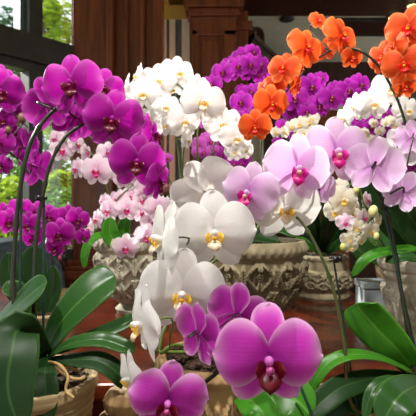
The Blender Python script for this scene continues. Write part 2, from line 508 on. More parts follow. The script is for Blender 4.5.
class Plant:
    def __init__(self, label, base, species, depth, group='potted orchids', stem_mat=None, fac=1.0):
        self.root = thing('orchid', label, 'orchid', base, group)
        self.sp, self.d = species, depth
        self.paths = []
        self.sm = stem_mat or M_STEM
        self.fl = []
        self.n = 0
        self.rng = random.Random(label)

    def stem(self, pts, r=0.0026, r1=None, nodes=5, mat=None, n=7):
        """pts: (px, py, depth)."""
        P = spline([at(*p) for p in pts], n)
        r1 = r1 or r * 0.75
        k = len(P)
        rad = [r + (r1 - r) * i / (k - 1) for i in range(k)]
        if nodes:
            step = max(3, k // (nodes + 1))
            for i in range(step, k - 2, step):
                rad[i] *= 1.45
        mb = MB()
        mb.tube(P, rad, 8)
        self.paths.append((P, mb, mat or self.sm, r))

    def stake(self, a, b, r=0.0022):
        mb = MB()
        A, B = at(*a), at(*b)
        mb.tube([A.lerp(B, i / 5) for i in range(6)], r, 8)
        mb.build('stake', M_STAKE, self.root)

    def clip(self, px, py, d, s=0.007):
        mb = MB()
        c = at(px, py, d)
        for dz in (-0.35, 0.35):
            P = [c + Vector((math.cos(2 * PI * k / 12) * s, math.sin(2 * PI * k / 12) * s, dz * s + 0.15 * s * math.sin(k))) for k in range(13)]
            mb.tube(P, s * 0.28, 6)
        mb.box(-s * .5, s * .5, -s * 1.5, -s * .8, -s * .7, s * .7, Matrix.Translation(c))
        mb.box(s * .8, s * 1.9, -s * .3, s * .3, -s * .5, s * .5, Matrix.Translation(c))
        mb.build('stem_clip', M_CLIP, self.root)

    def flower(self, px, py, w, yaw=0, pitch=0, roll=0, dd=0.0, sp=None, var=None, label=None):
        sp = sp or self.sp
        d = self.d + dd
        W = w * d / F * (.88 if self.sp == 'blush' else 1)
        v = self.rng.randrange(3) if var is None else var
        c = at(px, py, d)
        M = Matrix.Translation(c) @ Matrix.Rotation(R(yaw), 4, 'Z') @ Matrix.Rotation(R(-pitch), 4, 'X') @ Matrix.Rotation(R(roll), 4, 'Y') @ Matrix.Scale(W, 4)
        fm = FM[sp, v]
        if w >= 22:
            o = link('flower', fm[0], self.root, M)
            link('petal', fm[1], o)
            link('petal', fm[2], o)
        else:
            o = link('flower', fm[4], self.root, M)
        link('lip', fm[3], o)
        if label:
            o['label'] = label
        self.fl.append((c, M.to_3x3() @ Vector((0, 1, 0)), W))
        return o

    def flowers(self, rows):
        for r in rows:
            self.flower(*r)

    def bud(self, px, py, r, dd=0, mat=None):
        mb = MB()
        c = at(px, py, self.d + dd)
        r = r * self.d / F
        mb.ellip(c, r, r, r * 1.35, 10, 7, Matrix.Rotation(self.rng.uniform(-.6, .6), 3, 'Y'))
        for k in range(3):
            ph = k * 2.1
            mb.ellip(c + Vector((math.cos(ph) * r * .35, math.sin(ph) * r * .35, -r * .1)), r * .75, r * .75, r * 1.2, 8, 6)
        mb.build('bud', mat or M_BUD, self.root)
        self.fl.append((c, Vector((0, 0, -r)), r * 2))

    def leaf(self, pts, w, N=(0, -0.6, 0.8), fold=0.12, mat=None, peak=0.6, base=0.42, tip=0.5, twist=0.0, ns=26, name='leaf'):
        """pts: (px, py, depth) down the midrib; w: full width in px at the mean depth."""
        P = spline([at(*p) for p in pts], 8)
        k = len(P)
        dm = sum(p[2] for p in pts) / len(pts)
        hw = w * dm / F / 2
        N = Vector(N).normalized()
        rows, A = [], []
        nt = 13
        for i in range(k):
            s = i / (k - 1)
            t = (P[min(i + 1, k - 1)] - P[max(i - 1, 0)]).normalized()
            side = t.cross(N).normalized()
            if twist:
                side = Matrix.Rotation(twist * s, 3, t) @ side
            nn = side.cross(t).normalized()
            if s < peak:
                f = base + (1 - base) * math.sin(PI / 2 * s / peak)
            else:
                f = max(0.0004, 1 - ((s - peak) / (1 - peak)) ** 2.2) ** tip
            row, ra = [], []
            for j in range(nt):
                u = -1 + 2 * j / (nt - 1)
                row.append(P[i] + side * (u * hw * f) + nn * (hw * f * (fold * (2.2 * abs(u) ** 1.3 - 1.5 * u * u) + 0.02 * math.sin(5 * s + 3 * u))))
                ra.append((s, u * .5 + .5, min(1, (1 - abs(u)) * 2)))
            rows.append(row)
            A.append(ra)
        mb = MB()
        mb.grid(rows, A)
        o = mb.build(name, mat or M_LEAF, self.root)
        m = o.modifiers.new('thick', 'SOLIDIFY')
        m.thickness = 0.0016
        m.offset = 0
        return o

    def root_strand(self, pts, r=0.002):
        mb = MB()
        P = spline([at(*p) for p in pts], 6)
        mb.tube(P, [r * (1 + .15 * math.sin(i)) for i in range(len(P))], 7)
        mb.build('aerial_root', M_ROOT, self.root)

    def finish(self):
        for c, bk, W in self.fl:
            best = None
            b0 = c + bk * 0.06 if W > 0.03 else c + bk * 0.3
            for P, mb, m, r in self.paths:
                for i, p in enumerate(P):
                    q = (p - b0).length + (0.01 if p.z > c.z + .02 else 0)
                    if best is None or q < best[0]:
                        best = (q, p, mb, r)
            if best is None or best[0] > 0.16:
                continue
            q, p, mb, r = best
            m1 = b0 + bk.normalized() * min(0.03, q * 0.5)
            m2 = p.lerp(m1, 0.4)
            mb.tube(spline([c + bk * 0.01, b0, m1, m2, p], 3), max(0.0009, r * 0.5), 6)
        for P, mb, m, r in self.paths:
            mb.build('flower_stem', m, self.root)


# ------------------------------------------------------------------ setting
def wallbox(name, x0, x1, y0, y1, z0, z1, mat, mtx=None, parent=None, bev=0):
    mb = MB()
    mb.box(x0, x1, y0, y1, z0, z1, mtx)
    o = mb.build(name, mat, parent, False)
    if bev:
        bevel(o, bev)
    if parent is None:
        struct(o)
    return o


def slab(name, z0, z1, mat):
    pl = [(-2.9, -1.5), (2.6, -1.5), (2.6, 5.1), (-.98, 5.1), (-.98, 3.07), (-2.84, 1.05), (-2.9, 1.05)]
    m = MB()
    n = len(pl)
    m.add([(x, y, z) for z in (z0, z1) for x, y in pl], [tuple(range(n - 1, -1, -1)), tuple(range(n, 2 * n))] + [(i, (i + 1) % n, n + (i + 1) % n, n + i) for i in range(n)])
    return struct(m.build(name, mat, None, False))


slab('floor', -0.06, 0.0, M_FLOOR)
slab('ceiling', 2.8, 2.9, M_PLASTER)
rw = MB()
rw.box(2.5, 2.6, -1.4, 1.6, 0, 2.8); rw.box(2.5, 2.6, 4.8, 5.1, 0, 2.8); rw.box(2.5, 2.6, 1.6, 4.8, 0, .8); rw.box(2.5, 2.6, 1.6, 4.8, 2.65, 2.8)
struct(rw.build('wall_right', M_PLASTER, None, False))
rw = MB()
for y in (1.6, 2.65, 3.7, 4.75):
    rw.box(2.52, 2.58, y, y + .05, .8, 2.65)
w6 = struct(rw.build('window_6', M_BRONZE, None, False))  # unseen window, added to let more light onto the ceiling and back
for y in (1.65, 2.70, 3.75):
    g = MB(); g.box(2.545, 2.555, y, y + 1.0, .8, 2.65); g.build('pane', M_GLASS, w6, False)

# wall behind the viewer with a wide unseen window added for front fill, and the side wall joining it
fw = MB()
fw.box(-2.9, -1.9, -1.5, -1.4, 0, 2.8); fw.box(.2, 2.6, -1.5, -1.4, 0, 2.8)
fw.box(-1.9, .2, -1.5, -1.4, 0, 0.9); fw.box(-1.9, .2, -1.5, -1.4, 2.5, 2.8)
struct(fw.build('wall_front', M_PLASTER, None, False))
fw = MB()
for x in (-1.9, -.9, .15):
    fw.box(x, x + .05, -1.48, -1.42, .9, 2.5)
fw.box(-1.9, .2, -1.48, -1.42, .9, .95); fw.box(-1.9, .2, -1.48, -1.42, 2.45, 2.5)
w4 = struct(fw.build('window_4', M_BRONZE, None, False))
for x in (-1.85, -.85):
    g = MB(); g.box(x, x + .95 + (.05 if x > -1 else 0), -1.455, -1.445, .95, 2.45); g.build('pane', M_GLASS, w4, False)
fw = MB()
fw.box(-2.9, -2.8, -1.4, 1.05, 0, .86); fw.box(-2.9, -2.8, -1.4, -.9, .86, 2.8); fw.box(-2.9, -2.8, .95, 1.05, .86, 2.8)
struct(fw.build('wall_left_side', M_WOODD, None, False))
fw = MB()
for y in (-.9, .0, .90):
    fw.box(-2.88, -2.82, y, y + .05, .86, 2.8)
fw.box(-2.88, -2.82, -.9, .95, 2.11, 2.28)
w5 = struct(fw.build('window_5', M_BRONZE, None, False))
for y in (-.85, .05):
    for z0, z1 in ((.86, 2.11), (2.28, 2.8)):
        g = MB(); g.box(-2.855, -2.845, y, y + .85, z0, z1); g.build('pane', M_GLASS, w5, False)

# window wall: runs from the wooden pillar towards the viewer's left
Q = Vector((-0.92, 3.0, 0))
wd = Vector((-0.674, -0.739, 0)).normalized()
ang = math.atan2(wd.y, wd.x)
WM = Matrix.Translation(Q) @ Matrix.Rotation(ang, 4, 'Z')      # local x runs along the wall, +y to the room
WL = 2.75
mb = MB(); mb.box(0, WL, -0.10, 0.0, 0, 0.86, WM)
struct(mb.build('wall_left', M_WOODD, None, False))
win = MB()
win.box(-0.02, WL, -0.10, 0.02, 0.86, 0.93, WM)
win.box(-0.02, WL, -0.12, 0.03, 2.11, 2.28, WM)
win.box(-0.02, WL, -0.09, 0.0, 2.055, 2.11, WM)
for k in (0.245, 1.10, 1.95, 2.70):
    win.box(k - .045, k + .045, -0.10, 0.02, 0.93, 2.06, WM)
    win.box(k - .045, k + .045, -0.10, 0.02, 2.28, 2.80, WM)
w1 = struct(bevel(win.build('window_1', M_BRONZE, None, False), 0.006))
ed = [-0.02, 0.20, 0.29, 1.055, 1.145, 1.905, 1.995, 2.655]
for k in range(0, 8, 2):
    for z0, z1 in ((0.93, 2.06), (2.28, 2.80)):
        g = MB(); g.box(ed[k], ed[k + 1], -0.055, -0.045, z0, z1, WM)
        g.build('pane', M_GLASS, w1, False)
j = MB(); j.box(0.285, 0.32, -0.13, -0.04, 2.28, 2.8, WM); j.box(0.20, 0.215, -.13, -.04, 2.28, 2.8, WM)
j.build('jamb', M_TEAL, w1, False)

# wooden pillar between the windows
pil = MB()
x0, x1 = -0.92, -0.31
pil.box(x0, x1, 3.02, 3.2, 0, 2.8)
pil.box(x0 + .02, x0 + .245, 2.99, 3.04, 0.86, 2.8)
pil.box(x0 + .255, x0 + .30, 2.93, 3.04, 0.86, 2.8)
pil.box(x0 + .36, x0 + .39, 2.98, 3.04, 0.86, 2.8)
pil.box(x0 + .47, x0 + .50, 2.97, 3.04, 0.86, 2.8)
pil.box(x1 - .05, x1 + .01, 2.95, 3.04, 0.86, 2.8)
pil.box(x0 - .02, x1 + .03, 2.94, 3.04, 0.0, 0.16)
pil.box(x0 + .06, x1 - .06, 3.0, 3.04, 0.24, 0.62)
struct(bevel(pil.build('trim_1', M_WOOD, None, False), 0.008))
rail = MB()
for z0, z1, q in ((0.70, 0.735, 2.94), (0.735, 0.79, 2.91), (0.79, 0.82, 2.93), (0.82, .86, 2.97)):
    rail.box(x0 - .02, x1 + .03, q, 3.04, z0, z1)
struct(bevel(rail.build('trim_2', M_WOOD, None, False), 0.008))

# narrow window further back with pale posts
w2 = MB()
def xr(px, d=3.42):
    return (px - 208) / F * d
for a, b in ((160, 167), (169.5, 175.5), (182, 190)):
    w2.box(xr(a), xr(b), 3.40, 3.46, 0, 2.63)
w2.box(xr(158), xr(194), 3.40, 3.46, 0, 0.6)
w2o = struct(bevel(w2.build('window_2', M_WHITE, None, False), 0.004))
for a, b in ((167, 169.5), (175.5, 182)):
    g = MB(); g.box(xr(a), xr(b), 3.42, 3.44, 0.6, 2.63); g.build('shutter_panel', M_TEAL, w2o, False)
wallbox('wall_back_left', xr(150), xr(194), 3.47, 3.52, 0, 2.8, M_YELLOW)

# panelled pilaster with a capital
p2 = MB()
a, b = at(192, 0, 3.3).x, at(236, 0, 3.3).x
p2.box(a, b, 3.3, 3.75, 0, 2.66)
for z0, z1, g in ((2.58, 2.60, .012), (2.60, 2.63, .03), (2.63, 2.66, .02), (2.66, 2.74, .05), (2.74, 2.8, .07)):
    p2.box(a - g, b + g, 3.3 - g, 3.75, z0, z1)
p2.box(a, a + .04, 3.28, 3.31, 0.2, 2.5)
p2.box(b - .09, b, 3.28, 3.31, 0.2, 2.5)
p2.box(a, b, 3.28, 3.31, 2.46, 2.58)
p2.box(a + .065, b - .115, 3.29, 3.31, 0.3, 2.42)
p2.box(b, b + .10, 3.42, 3.9, 0, 2.7)
p2.box(b, b + .13, 3.40, 3.9, 2.55, 2.62)
struct(bevel(p2.build('trim_3', M_WOOD, None, False), 0.006))

# back wall: wood below, ceiling beam, cornice and bracket
wallbox('wall_back', 0.2, 2.6, 4.93, 5.03, 0, 2.8, M_WOODD)
wallbox('trim_4', -0.3, 2.5, 3.35, 3.68, 2.765, 2.8, M_WOODD, bev=0.01)
cr = MB()
A_, B_ = Vector((.30, 3.55, 2.50)), Vector((.73, 4.92, 2.76))
for off, hw_, hh_ in ((0, .05, .04), (.05, .07, .02), (-.05, .06, .015)):
    P_ = []
    sd_ = Vector((B_.y - A_.y, A_.x - B_.x, 0)).normalized()
    for e_ in (A_, B_):
        P_.append([e_ + Vector((0, 0, off)) + sd_ * (sx * hw_) + Vector((0, 0, sz * hh_)) for sx, sz in ((-1, -1), (1, -1), (1, 1), (-1, 1))])
    cr.grid(P_, None, True)
struct(cr.build('trim_5', M_WOODD, None, False))
wallbox('wall_back_side', .12, .2, 3.9, 5.0, 0, 2.8, M_PLASTER)
w3 = MB()
w3.box(.36, .40, 4.86, 4.93, 1.2, 2.5); w3.box(.56, .60, 4.86, 4.93, 1.2, 2.5); w3.box(.36, .6, 4.86, 4.93, 2.46, 2.5); w3.box(.36, .6, 4.86, 4.93, 1.2, 1.24)
w3o = struct(w3.build('window_3', M_WHITE, None, False))
g = MB(); g.box(.4, .56, 4.90, 4.92, 1.24, 2.46); g.build('blind', M_PLASTER, w3o, False)

br = MB()
c = at(256, 34, 3.9)
for sg in (0,):
    sp = [c + Vector((math.cos(q) * (0.05 - .0055 * q), 0, math.sin(q) * (0.05 - .0055 * q))) for q in [i * .35 for i in range(22)]]
    br.tube(sp, 0.022, 8)
    br.tube(spline([c + Vector((.05, 0, 0)), c + Vector((.05, .0, -.08)), c + Vector((.0, 0, -.14)), c + Vector((-.09, 0, -.18))], 5), 0.024, 8)
    br.tube(spline([c + Vector((-.02, 0, .04)), c + Vector((-.10, 0, .02)), c + Vector((-.13, 0, -.1)), c + Vector((-.12, 0, -.24))], 5), 0.03, 8)
tag(br.build('scroll_bracket', M_WOODD, None), 'dark carved scroll bracket on the wooden pilaster near the ceiling', 'bracket')

vt = thing('ceiling_vent', 'dark recessed rectangular vent in the cream ceiling', 'vent', at(362, 15, 3.9))
v0, v1 = at(330, 0, 3.95).x, at(412, 0, 3.95).x
m_ = MB()
m_.box(v0, v1, 3.78, 3.80, 2.77, 2.80); m_.box(v0, v1, 4.10, 4.12, 2.77, 2.80); m_.box(v0, v0 + .02, 3.8, 4.1, 2.77, 2.8); m_.box(v1 - .02, v1, 3.8, 4.1, 2.77, 2.8)
m_.build('vent_frame', M_BRONZE, vt, False)
m_ = MB()
for k in range(9):
    m_.box(v0 + .02, v1 - .02, 3.815 + k * .032, 3.835 + k * .032, 2.778, 2.798)
m_.build('vent_slats', M_WOODD, vt, False)
m_ = MB(); cc = at(287, 18, 1).copy()
d_ = (2.8 - CZ) * F / (208 - 18)
cx = (287 - 208) / F * d_
m_.ellip((cx, d_, 2.79), 0.065, 0.065, 0.018, 16, 6)
tag(m_.build('smoke_detector', M_BRONZE, None), 'small round dark detector on the cream ceiling', 'detector')
E_WARM, nt_, o_ = new_mat('warm lamp glass')
em = node(nt_, 'ShaderNodeEmission', i_Strength=2.5)
em.inputs[0].default_value = (1, .72, .25, 1)
nt_.links.new(em.outputs[0], o_.inputs[0])
for (lx, ly), lb in (((393, 17), 'glowing downlight beside the dark ceiling vent'), ((412, 5), 'glowing downlight at the top right corner of the ceiling')):
    d_ = (2.77 - CZ) * F / (208 - ly)
    cx = (lx - 208) / F * d_
    t_ = thing('downlight', lb, 'ceiling light', Vector((cx, d_, 2.77)), 'ceiling downlights')
    m_ = MB()
    m_.tube([Vector((cx, d_, 2.8)), Vector((cx, d_, 2.762))], 0.055, 18)
    m_.build('housing', M_BRONZE, t_)
    m_ = MB(); m_.ellip((cx, d_, 2.76), 0.036, 0.036, 0.012, 14, 6); m_.build('bulb', E_WARM, t_)

for (lx, ly, pw, tx, ty), lb in (((-.75, .15, 78, .05, 1.0), 'ceiling spotlight out of view above the left front pots'), ((.35, .1, 75, .38, .95), 'ceiling spotlight out of view above the lower right leaves')):  # unseen spotlights, added so light from above brings out the pot carving
    t_ = thing('ceiling_spotlight', lb, 'ceiling light', Vector((lx, ly, 2.78)), 'ceiling spotlights')
    m_ = MB()
    ax = (Vector((tx, ty, 1.1)) - Vector((lx, ly, 2.7))).normalized()
    top_ = Vector((lx, ly, 2.70))
    m_.tube([top_ - ax * .09, top_ - ax * .07, top_ + ax * .03], [.03, .045, .05], 18)
    m_.tube([Vector((lx, ly, 2.8)), top_ - ax * .06], .012, 8)
    m_.build('housing', M_BRONZE, t_)
    ld = bpy.data.lights.new('spot_bulb', 'SPOT')
    ld.energy = pw
    ld.color = (1.0, .97, .92)
    ld.spot_size = R(75)
    ld.spot_blend = .6
    ld.shadow_soft_size = .03
    lo = bpy.data.objects.new('spot_bulb', ld)
    COL.objects.link(lo)
    lo.location = top_ + ax * .045
    lo.rotation_euler = (-ax).to_track_quat('Z', 'Y').to_euler()

# ------------------------------------------------------------------ outdoors
mb = MB(); mb.box(-16, 8, 5.2, 20, -0.5, -0.4); mb.box(-16, -2.0, 0, 5.2, -.5, -.4)
g = mb.build('ground_lawn', M_GRASS, None, False); struct(g)


def foliage(blobs, n, size, seed):
    rng = random.Random(seed)
    mb = MB()
    for (c, rx, rz) in blobs:
        for k in range(n):
            u = Vector((rng.gauss(0, 1), rng.gauss(0, 1), rng.gauss(0, 1))).normalized() * rng.uniform(.55, 1.0)
            p = Vector(c) + Vector((u.x * rx, u.y * rx, u.z * rz))
            a = Matrix.Rotation(rng.uniform(0, 6.3), 3, 'Z') @ Matrix.Rotation(rng.uniform(-1.2, 1.2), 3, 'X')
            s = size * rng.uniform(.6, 1.3)
            vs = [p + a @ Vector(q) * s for q in ((-.5, 0, 0), (0, .32, .08), (.5, 0, 0), (0, -.32, .08), (0, 0, -.05))]
            mb.add(vs, [(0, 4, 1), (1, 4, 2), (2, 4, 3), (3, 4, 0)], [(0.5, rng.random(), 1)] * 5)
    return mb


def tree(label, x, y, h, blobs, mat, n, size, seed, cat='tree', name='garden_tree'):
    t = thing(name, label, cat, Vector((x, y, -0.4)), 'garden plants outside the window')
    tr = MB()
    tr.tube(spline([(x, y, -0.4), (x + .05, y, h * .4), (x - .04, y, h * .75), (x, y, h)], 5), [0.09 - .003 * i for i in range(16)], 10)
    for i, b in enumerate(blobs):
        tr.tube(spline([(x, y, h * .45), ((x + b[0][0]) / 2, (y + b[0][1]) / 2, (h * .5 + b[0][2]) / 2 + .1), b[0]], 4), 0.03, 6)
    tr.build('trunk', M_BARKT, t)
    foliage(blobs, n, size, seed).build('foliage', mat, t, False)


tree('grey green tree outside the upper left window pane', -3.3, 8.0, 3.6, [((-3.4, 8, 4.3), .45, .45), ((-3.0, 8, 4.6), .35, .3), ((-3.65, 8.1, 3.9), .4, .35), ((-2.95, 8, 4.05), .3, .3)], M_FOLD, 420, .13, 1)
tree('yellow green tree outside between mullion and wooden pillar', -2.35, 7.0, 3.2, [((-2.5, 7, 3.6), .35, .4), ((-2.2, 7.2, 4.2), .4, .35), ((-2.6, 7, 4.3), .3, .3), ((-2.1, 7, 3.3), .3, .3), ((-2.35, 7, 2.6), .35, .35)], M_FOLY, 260, .14, 2)
tree('green garden tree outside seen under the window transom', -3.7, 9.6, 2.4, [((-4.0, 9.6, 2.9), .6, .45), ((-3.3, 9.7, 2.7), .5, .45), ((-4.3, 9.5, 2.3), .6, .45), ((-3.0, 9.7, 2.0), .5, .45)], M_FOL, 380, .14, 3)
for i, (x, y, z, rx, lb, m_) in enumerate([
        (-2.5, 5.6, 1.25, .40, 'sunny yellow green shrub outside behind the left flower stems', M_FOLY),
        (-1.66, 5.5, 1.15, .36, 'bright green shrub outside next to the window mullion', M_FOL),
        (-3.2, 6.9, 1.6, .45, 'light green shrub outside at the far left window', M_FOL),
        (-1.98, 6.1, 1.5, .24, 'pale green shrub outside beside the wooden pillar', M_FOLY)]):
    t = thing('garden_shrub', lb, 'shrub', Vector((x, y, -.4)), 'garden plants outside the window')
    st = MB()
    for k in range(5):
        st.tube(spline([(x, y, -.4), (x + .12 * math.cos(k * 1.3), y + .1 * math.sin(k * 1.3), z - .2), (x + .25 * math.cos(k * 1.3), y + .2 * math.sin(k * 1.3), z + .15)], 4), .015, 6)
    st.build('branches', M_BARKT, t)
    foliage([((x, y, z), rx, rx * .9), ((x + .07, y, z - .5), rx, rx * .9), ((x - .07, y, z - 1.0), rx, rx * .9)], 460, .12, 20 + i).build('foliage', m_, t, False)

# ------------------------------------------------------------------ furniture
TOP = 0.88


def table(name, label, x0, x1, y0, y1, z, mat, legh=True):
    t = thing(name, label, 'table', Vector(((x0 + x1) / 2, (y0 + y1) / 2, 0)))
    m = MB(); m.box(x0, x1, y0, y1, z - .035, z)
    bevel(m.build('tabletop', mat, t, False), 0.008, 3)
    m = MB()
    m.box(x0 + .05, x1 - .05, y0 + .04, y0 + .06, z - .14, z - .035)
    m.box(x0 + .05, x1 - .05, y1 - .06, y1 - .04, z - .14, z - .035)
    m.box(x0 + .04, x0 + .06, y0 + .04, y1 - .04, z - .14, z - .035)
    m.box(x1 - .06, x1 - .04, y0 + .04, y1 - .04, z - .14, z - .035)
    bevel(m.build('apron', mat, t, False), 0.004)
    for ax in (x0 + .06, x1 - .06):
        for ay in (y0 + .06, y1 - .06):
            m = MB()
            zs = [0, .04, .08, .12, .3, .5, (z - .2), (z - .14), z - .035]
            rs = [.02, .03, .022, .026, .034, .03, .026, .036, .036]
            m.tube([Vector((ax, ay, q)) for q in zs], rs, 12)
            m.build('leg', mat, t)
    return t


table('console_table', 'long polished reddish table carrying the carved planters', -0.95, 0.55, 0.82, 1.80, TOP, M_TABLE)
table('plant_stand', 'low dark wooden stand in front holding the nearest pots', -0.55, 0.56, 0.30, 0.78, 0.70, M_WOODD)
table('side_table', 'dark wooden table at right under the pale carved planter', 0.58, 1.25, 0.62, 1.72, TOP, M_WOODD)

# armchair by the window
ac = thing('armchair', 'grey blue rounded armchair by the window', 'armchair', Vector((-1.09, 2.35, 0)))
m = MB()
P = []
for i in range(13):
    z = 0.35 + 0.66 * i / 12
    rr = (0.26 + .03 * math.sin(i / 12 * PI)) * (1 if i < 10 else 1 - ((i - 9) / 3.2) ** 2 * .45)
    row = []
    for k in range(25):
        th = PI * (k / 24)
        row.append(Vector((-1.09 + rr * math.cos(th), 2.35 - .26 * math.sin(th) * rr / .28, z)))
    P.append(row)
m.grid(P)
o = m.build('backrest', M_GREY, ac)
sd = o.modifiers.new('t', 'SOLIDIFY'); sd.thickness = .06; sd.offset = -1
m = MB(); m.ellip((-1.09, 2.40, .40), .25, .25, .09, 24, 10); m.build('seat', M_GREY, ac)
for k in range(4):
    lx, ly = -1.09 + .18 * (1 if k % 2 else -1), 2.38 + .17 * (1 if k // 2 else -1)
    m = MB(); m.tube([(lx, ly, 0), (lx, ly, .2), (lx, ly, .38)], [.015, .02, .025], 10); m.build('leg', M_WOODD, ac)

# dark sideboard with cream top at the back right
sb = thing('side_cabinet', 'small brown cabinet with cream top behind the purple orchids', 'cabinet', Vector((.98, 3.6, 0)))
m = MB(); m.box(.86, 1.10, 3.5, 3.8, 0, 1.96); bevel(m.build('body', M_WOOD, sb, False), .006)
m = MB(); m.box(.84, 1.12, 3.48, 3.82, 1.96, 2.02); bevel(m.build('cabinet_top', M_PLASTER, sb, False), .006)
for zz in (.1, 1.0):
    m = MB(); m.box(.88, 1.08, 3.485, 3.50, zz, zz + .86)
    dr = bevel(m.build('door', M_WOOD, sb, False), .006)
    m = MB(); m.ellip((1.05, 3.475, zz + .45), .012, .012, .012); m.build('knob', M_BRONZE, dr)

# pale stone block on the table
m = MB()
c = at(372, 300, 1.32)
m.box(c.x - .03, c.x + .045, 1.30, 1.38, TOP, TOP + .085)
m.box(c.x - .034, c.x + .049, 1.296, 1.384, TOP + .085, TOP + .105)
tag(bevel(m.build('stone_block', M_SLATE, None, False), .004), 'pale grey stone block on the table left of the right planter', 'block')


# ------------------------------------------------------------------ carved planters
def step(x):
    x = max(0.0, min(1.0, x))
    return x * x * (3 - 2 * x)


def carve(u, v, asp, sty):
    """Interlaced ogee straps with ribbed leaves between them, over a drilled ground. u in [-.5, .5], v in [0, 1]."""
    h = 0.0
    rows = 2 if sty == 0 else 1
    vv = v * rows
    b = math.floor(vv)
    vv -= b
    if b % 2:
        u = (u + 1.0) % 1.0 - .5
    x = abs(u)
    # ogee strap
    xs = .27 + .14 * math.cos(2 * PI * vv)
    d = abs(x - xs) / math.sqrt(1 + (.17 * 2 * PI * math.sin(2 * PI * vv)) ** 2 * .4)
    h = max(h, step((.052 - d) / .015) * (1 - .35 * math.exp(-(d / .014) ** 2)))
    # leaf in the lens, half leaves at the cell edge
    for cx, cv, L, W in ((0, .5, .40, .125), (.5, 0.0, .40, .125), (.5, 1.0, .40, .125)):
        q = (vv - cv) / L
        if abs(q) < 1:
            w = W * (1 - q * q) ** .7
            d = abs(x - cx)
            h = max(h, step((w - d) / .02) * (.95 - .5 * math.exp(-(d / .012) ** 2) - .18 * (0.5 + .5 * math.cos(vv * 60 - d * 60))))
    # side leaflets
    for cx, cv, sl in ((.5, .5, 0), (.26, .5, 0)):
        d = math.hypot((x - cx) * 1.0, (vv - cv) * asp / rows)
        if cx > .4:
            h = max(h, .9 * math.exp(-((d - .085) / .022) ** 2), .9 * step((.05 - d) / .02))
    return h


def planter(label, c, rad, prof, zone, N, depth, mat, bands=(), seg=560, sty=0, soil=True, name='planter', beads=60, phase=0.0, zs=1.0):
    """prof: (r, z) from the foot up the outside, over the rim and into the bowl; zone: z range that is carved."""
    t = thing(name, label, 'planter', Vector(c), 'carved planters' if zone[0] < 5 else 'plain pots')
    prof = [(r, z * zs) for r, z in prof]
    zone = (zone[0] * zs, zone[1] * zs)
    bands = [(b0 * zs, b1 * zs) for b0, b1 in bands]
    pts = []
    for (r0, z0), (r1, z1) in zip(prof, prof[1:]):
        n = max(2, int(math.hypot(r1 - r0, z1 - z0) / 0.0026))
        pts += [(r0 + (r1 - r0) * i / n, z0 + (z1 - z0) * i / n) for i in range(n)]
    pts.append(prof[-1])
    top = max(range(len(prof)), key=lambda i: prof[i][1])
    ztop = prof[top][1]
    idx_top = max(range(len(pts)), key=lambda i: pts[i][1])
    asp = (zone[1] - zone[0]) / (2 * PI * rad / N)
    P = []
    for i, (r0, z) in enumerate(pts):
        row = []
        outer = i <= idx_top
        v = (z - zone[0]) / (zone[1] - zone[0])
        for k in range(seg):
            th = 2 * PI * k / seg
            h = 0
            if outer and 0 < v < 1:
                u = (th * N / (2 * PI) + phase) % 1.0 - .5
                h = carve(u, v, asp, sty) * min(1, v * 8, (1 - v) * 8)
            for (b0, b1) in bands:
                if outer and b0 < z < b1:
                    w = (z - b0) / (b1 - b0)
                    h = max(h, .3 * math.sin(PI * w) * (.4 + .6 * step(.5 + .9 * math.cos(th * beads))))
            q = r0 + h * depth
            row.append(Vector((c[0] + q * math.cos(th), c[1] + q * math.sin(th), c[2] + z)))
        P.append(row)
    m = MB(); m.grid(P, None, True)
    m.add(P[0], [tuple(range(seg))])
    m.build('bowl', mat, t)
    if soil:
        m = MB()
        rng = random.Random(label)
        rs = rad * .86
        z = c[2] + ztop - rad * .16
        G = []
        for i in range(10):
            G.append([Vector((c[0] + rs * i / 9 * math.cos(2 * PI * k / 40), c[1] + rs * i / 9 * math.sin(2 * PI * k / 40), z + rng.uniform(-.004, .006) + .012 * (1 - i / 9))) for k in range(40)])
        m.grid(G, None, True)
        for k in range(90):
            q, th = rs * math.sqrt(rng.random()) * .95, rng.uniform(0, 6.3)
            mt = Matrix.Translation((c[0] + q * math.cos(th), c[1] + q * math.sin(th), z + .01)) @ Matrix.Rotation(rng.uniform(0, 3), 4, 'Z') @ Matrix.Rotation(rng.uniform(-.5, .5), 4, 'X')
            s = rad * .06
            m.box(-s, s, -s * .6, s * .6, -s * .3, s * .3, mt)
        o = m.build('potting_bark', M_BARK, t, False)
        o['kind'] = 'stuff'
    return t


# centre planter
cc = (at(248, 0, 1.23).x, 1.23, TOP)
planter('large carved stone bowl planter in the centre of the table', cc, .155,
        [(.07, 0), (.075, .02), (.068, .03), (.09, .05), (.118, .09), (.136, .14), (.145, .19), (.148, .215), (.156, .222), (.158, .25), (.152, .262), (.138, .262), (.134, .20), (.10, .19)],
        (.045, .213), 12, .019, M_STONE, ((.224, .25),), beads=44, phase=.3, zs=.89)
# left planter
lc = (at(137, 0, 1.40).x, 1.40, TOP)
planter('carved stone planter at left under the pale pink orchids', lc, .13,
        [(.06, 0), (.066, .012), (.05, .026), (.075, .045), (.10, .085), (.115, .13), (.121, .17), (.122, .19), (.131, .197), (.134, .22), (.128, .232), (.114, .232), (.11, .18), (.08, .17)],
        (.04, .188), 9, .014, M_STONEP, ((.199, .22),), beads=36, phase=.1)
# right planter
rc = (at(452, 0, 0.98).x, 0.98, TOP)
planter('pale carved planter at the right edge among green leaves', rc, .15,
        [(.10, 0), (.105, .015), (.098, .025), (.112, .06), (.124, .11), (.134, .15), (.138, .165), (.142, .168), (.145, .185), (.152, .19), (.156, .202), (.152, .212), (.14, .212), (.136, .17), (.1, .16)],
        (.03, .160), 14, .015, M_STONEL, ((.169, .186),), sty=1, beads=40)
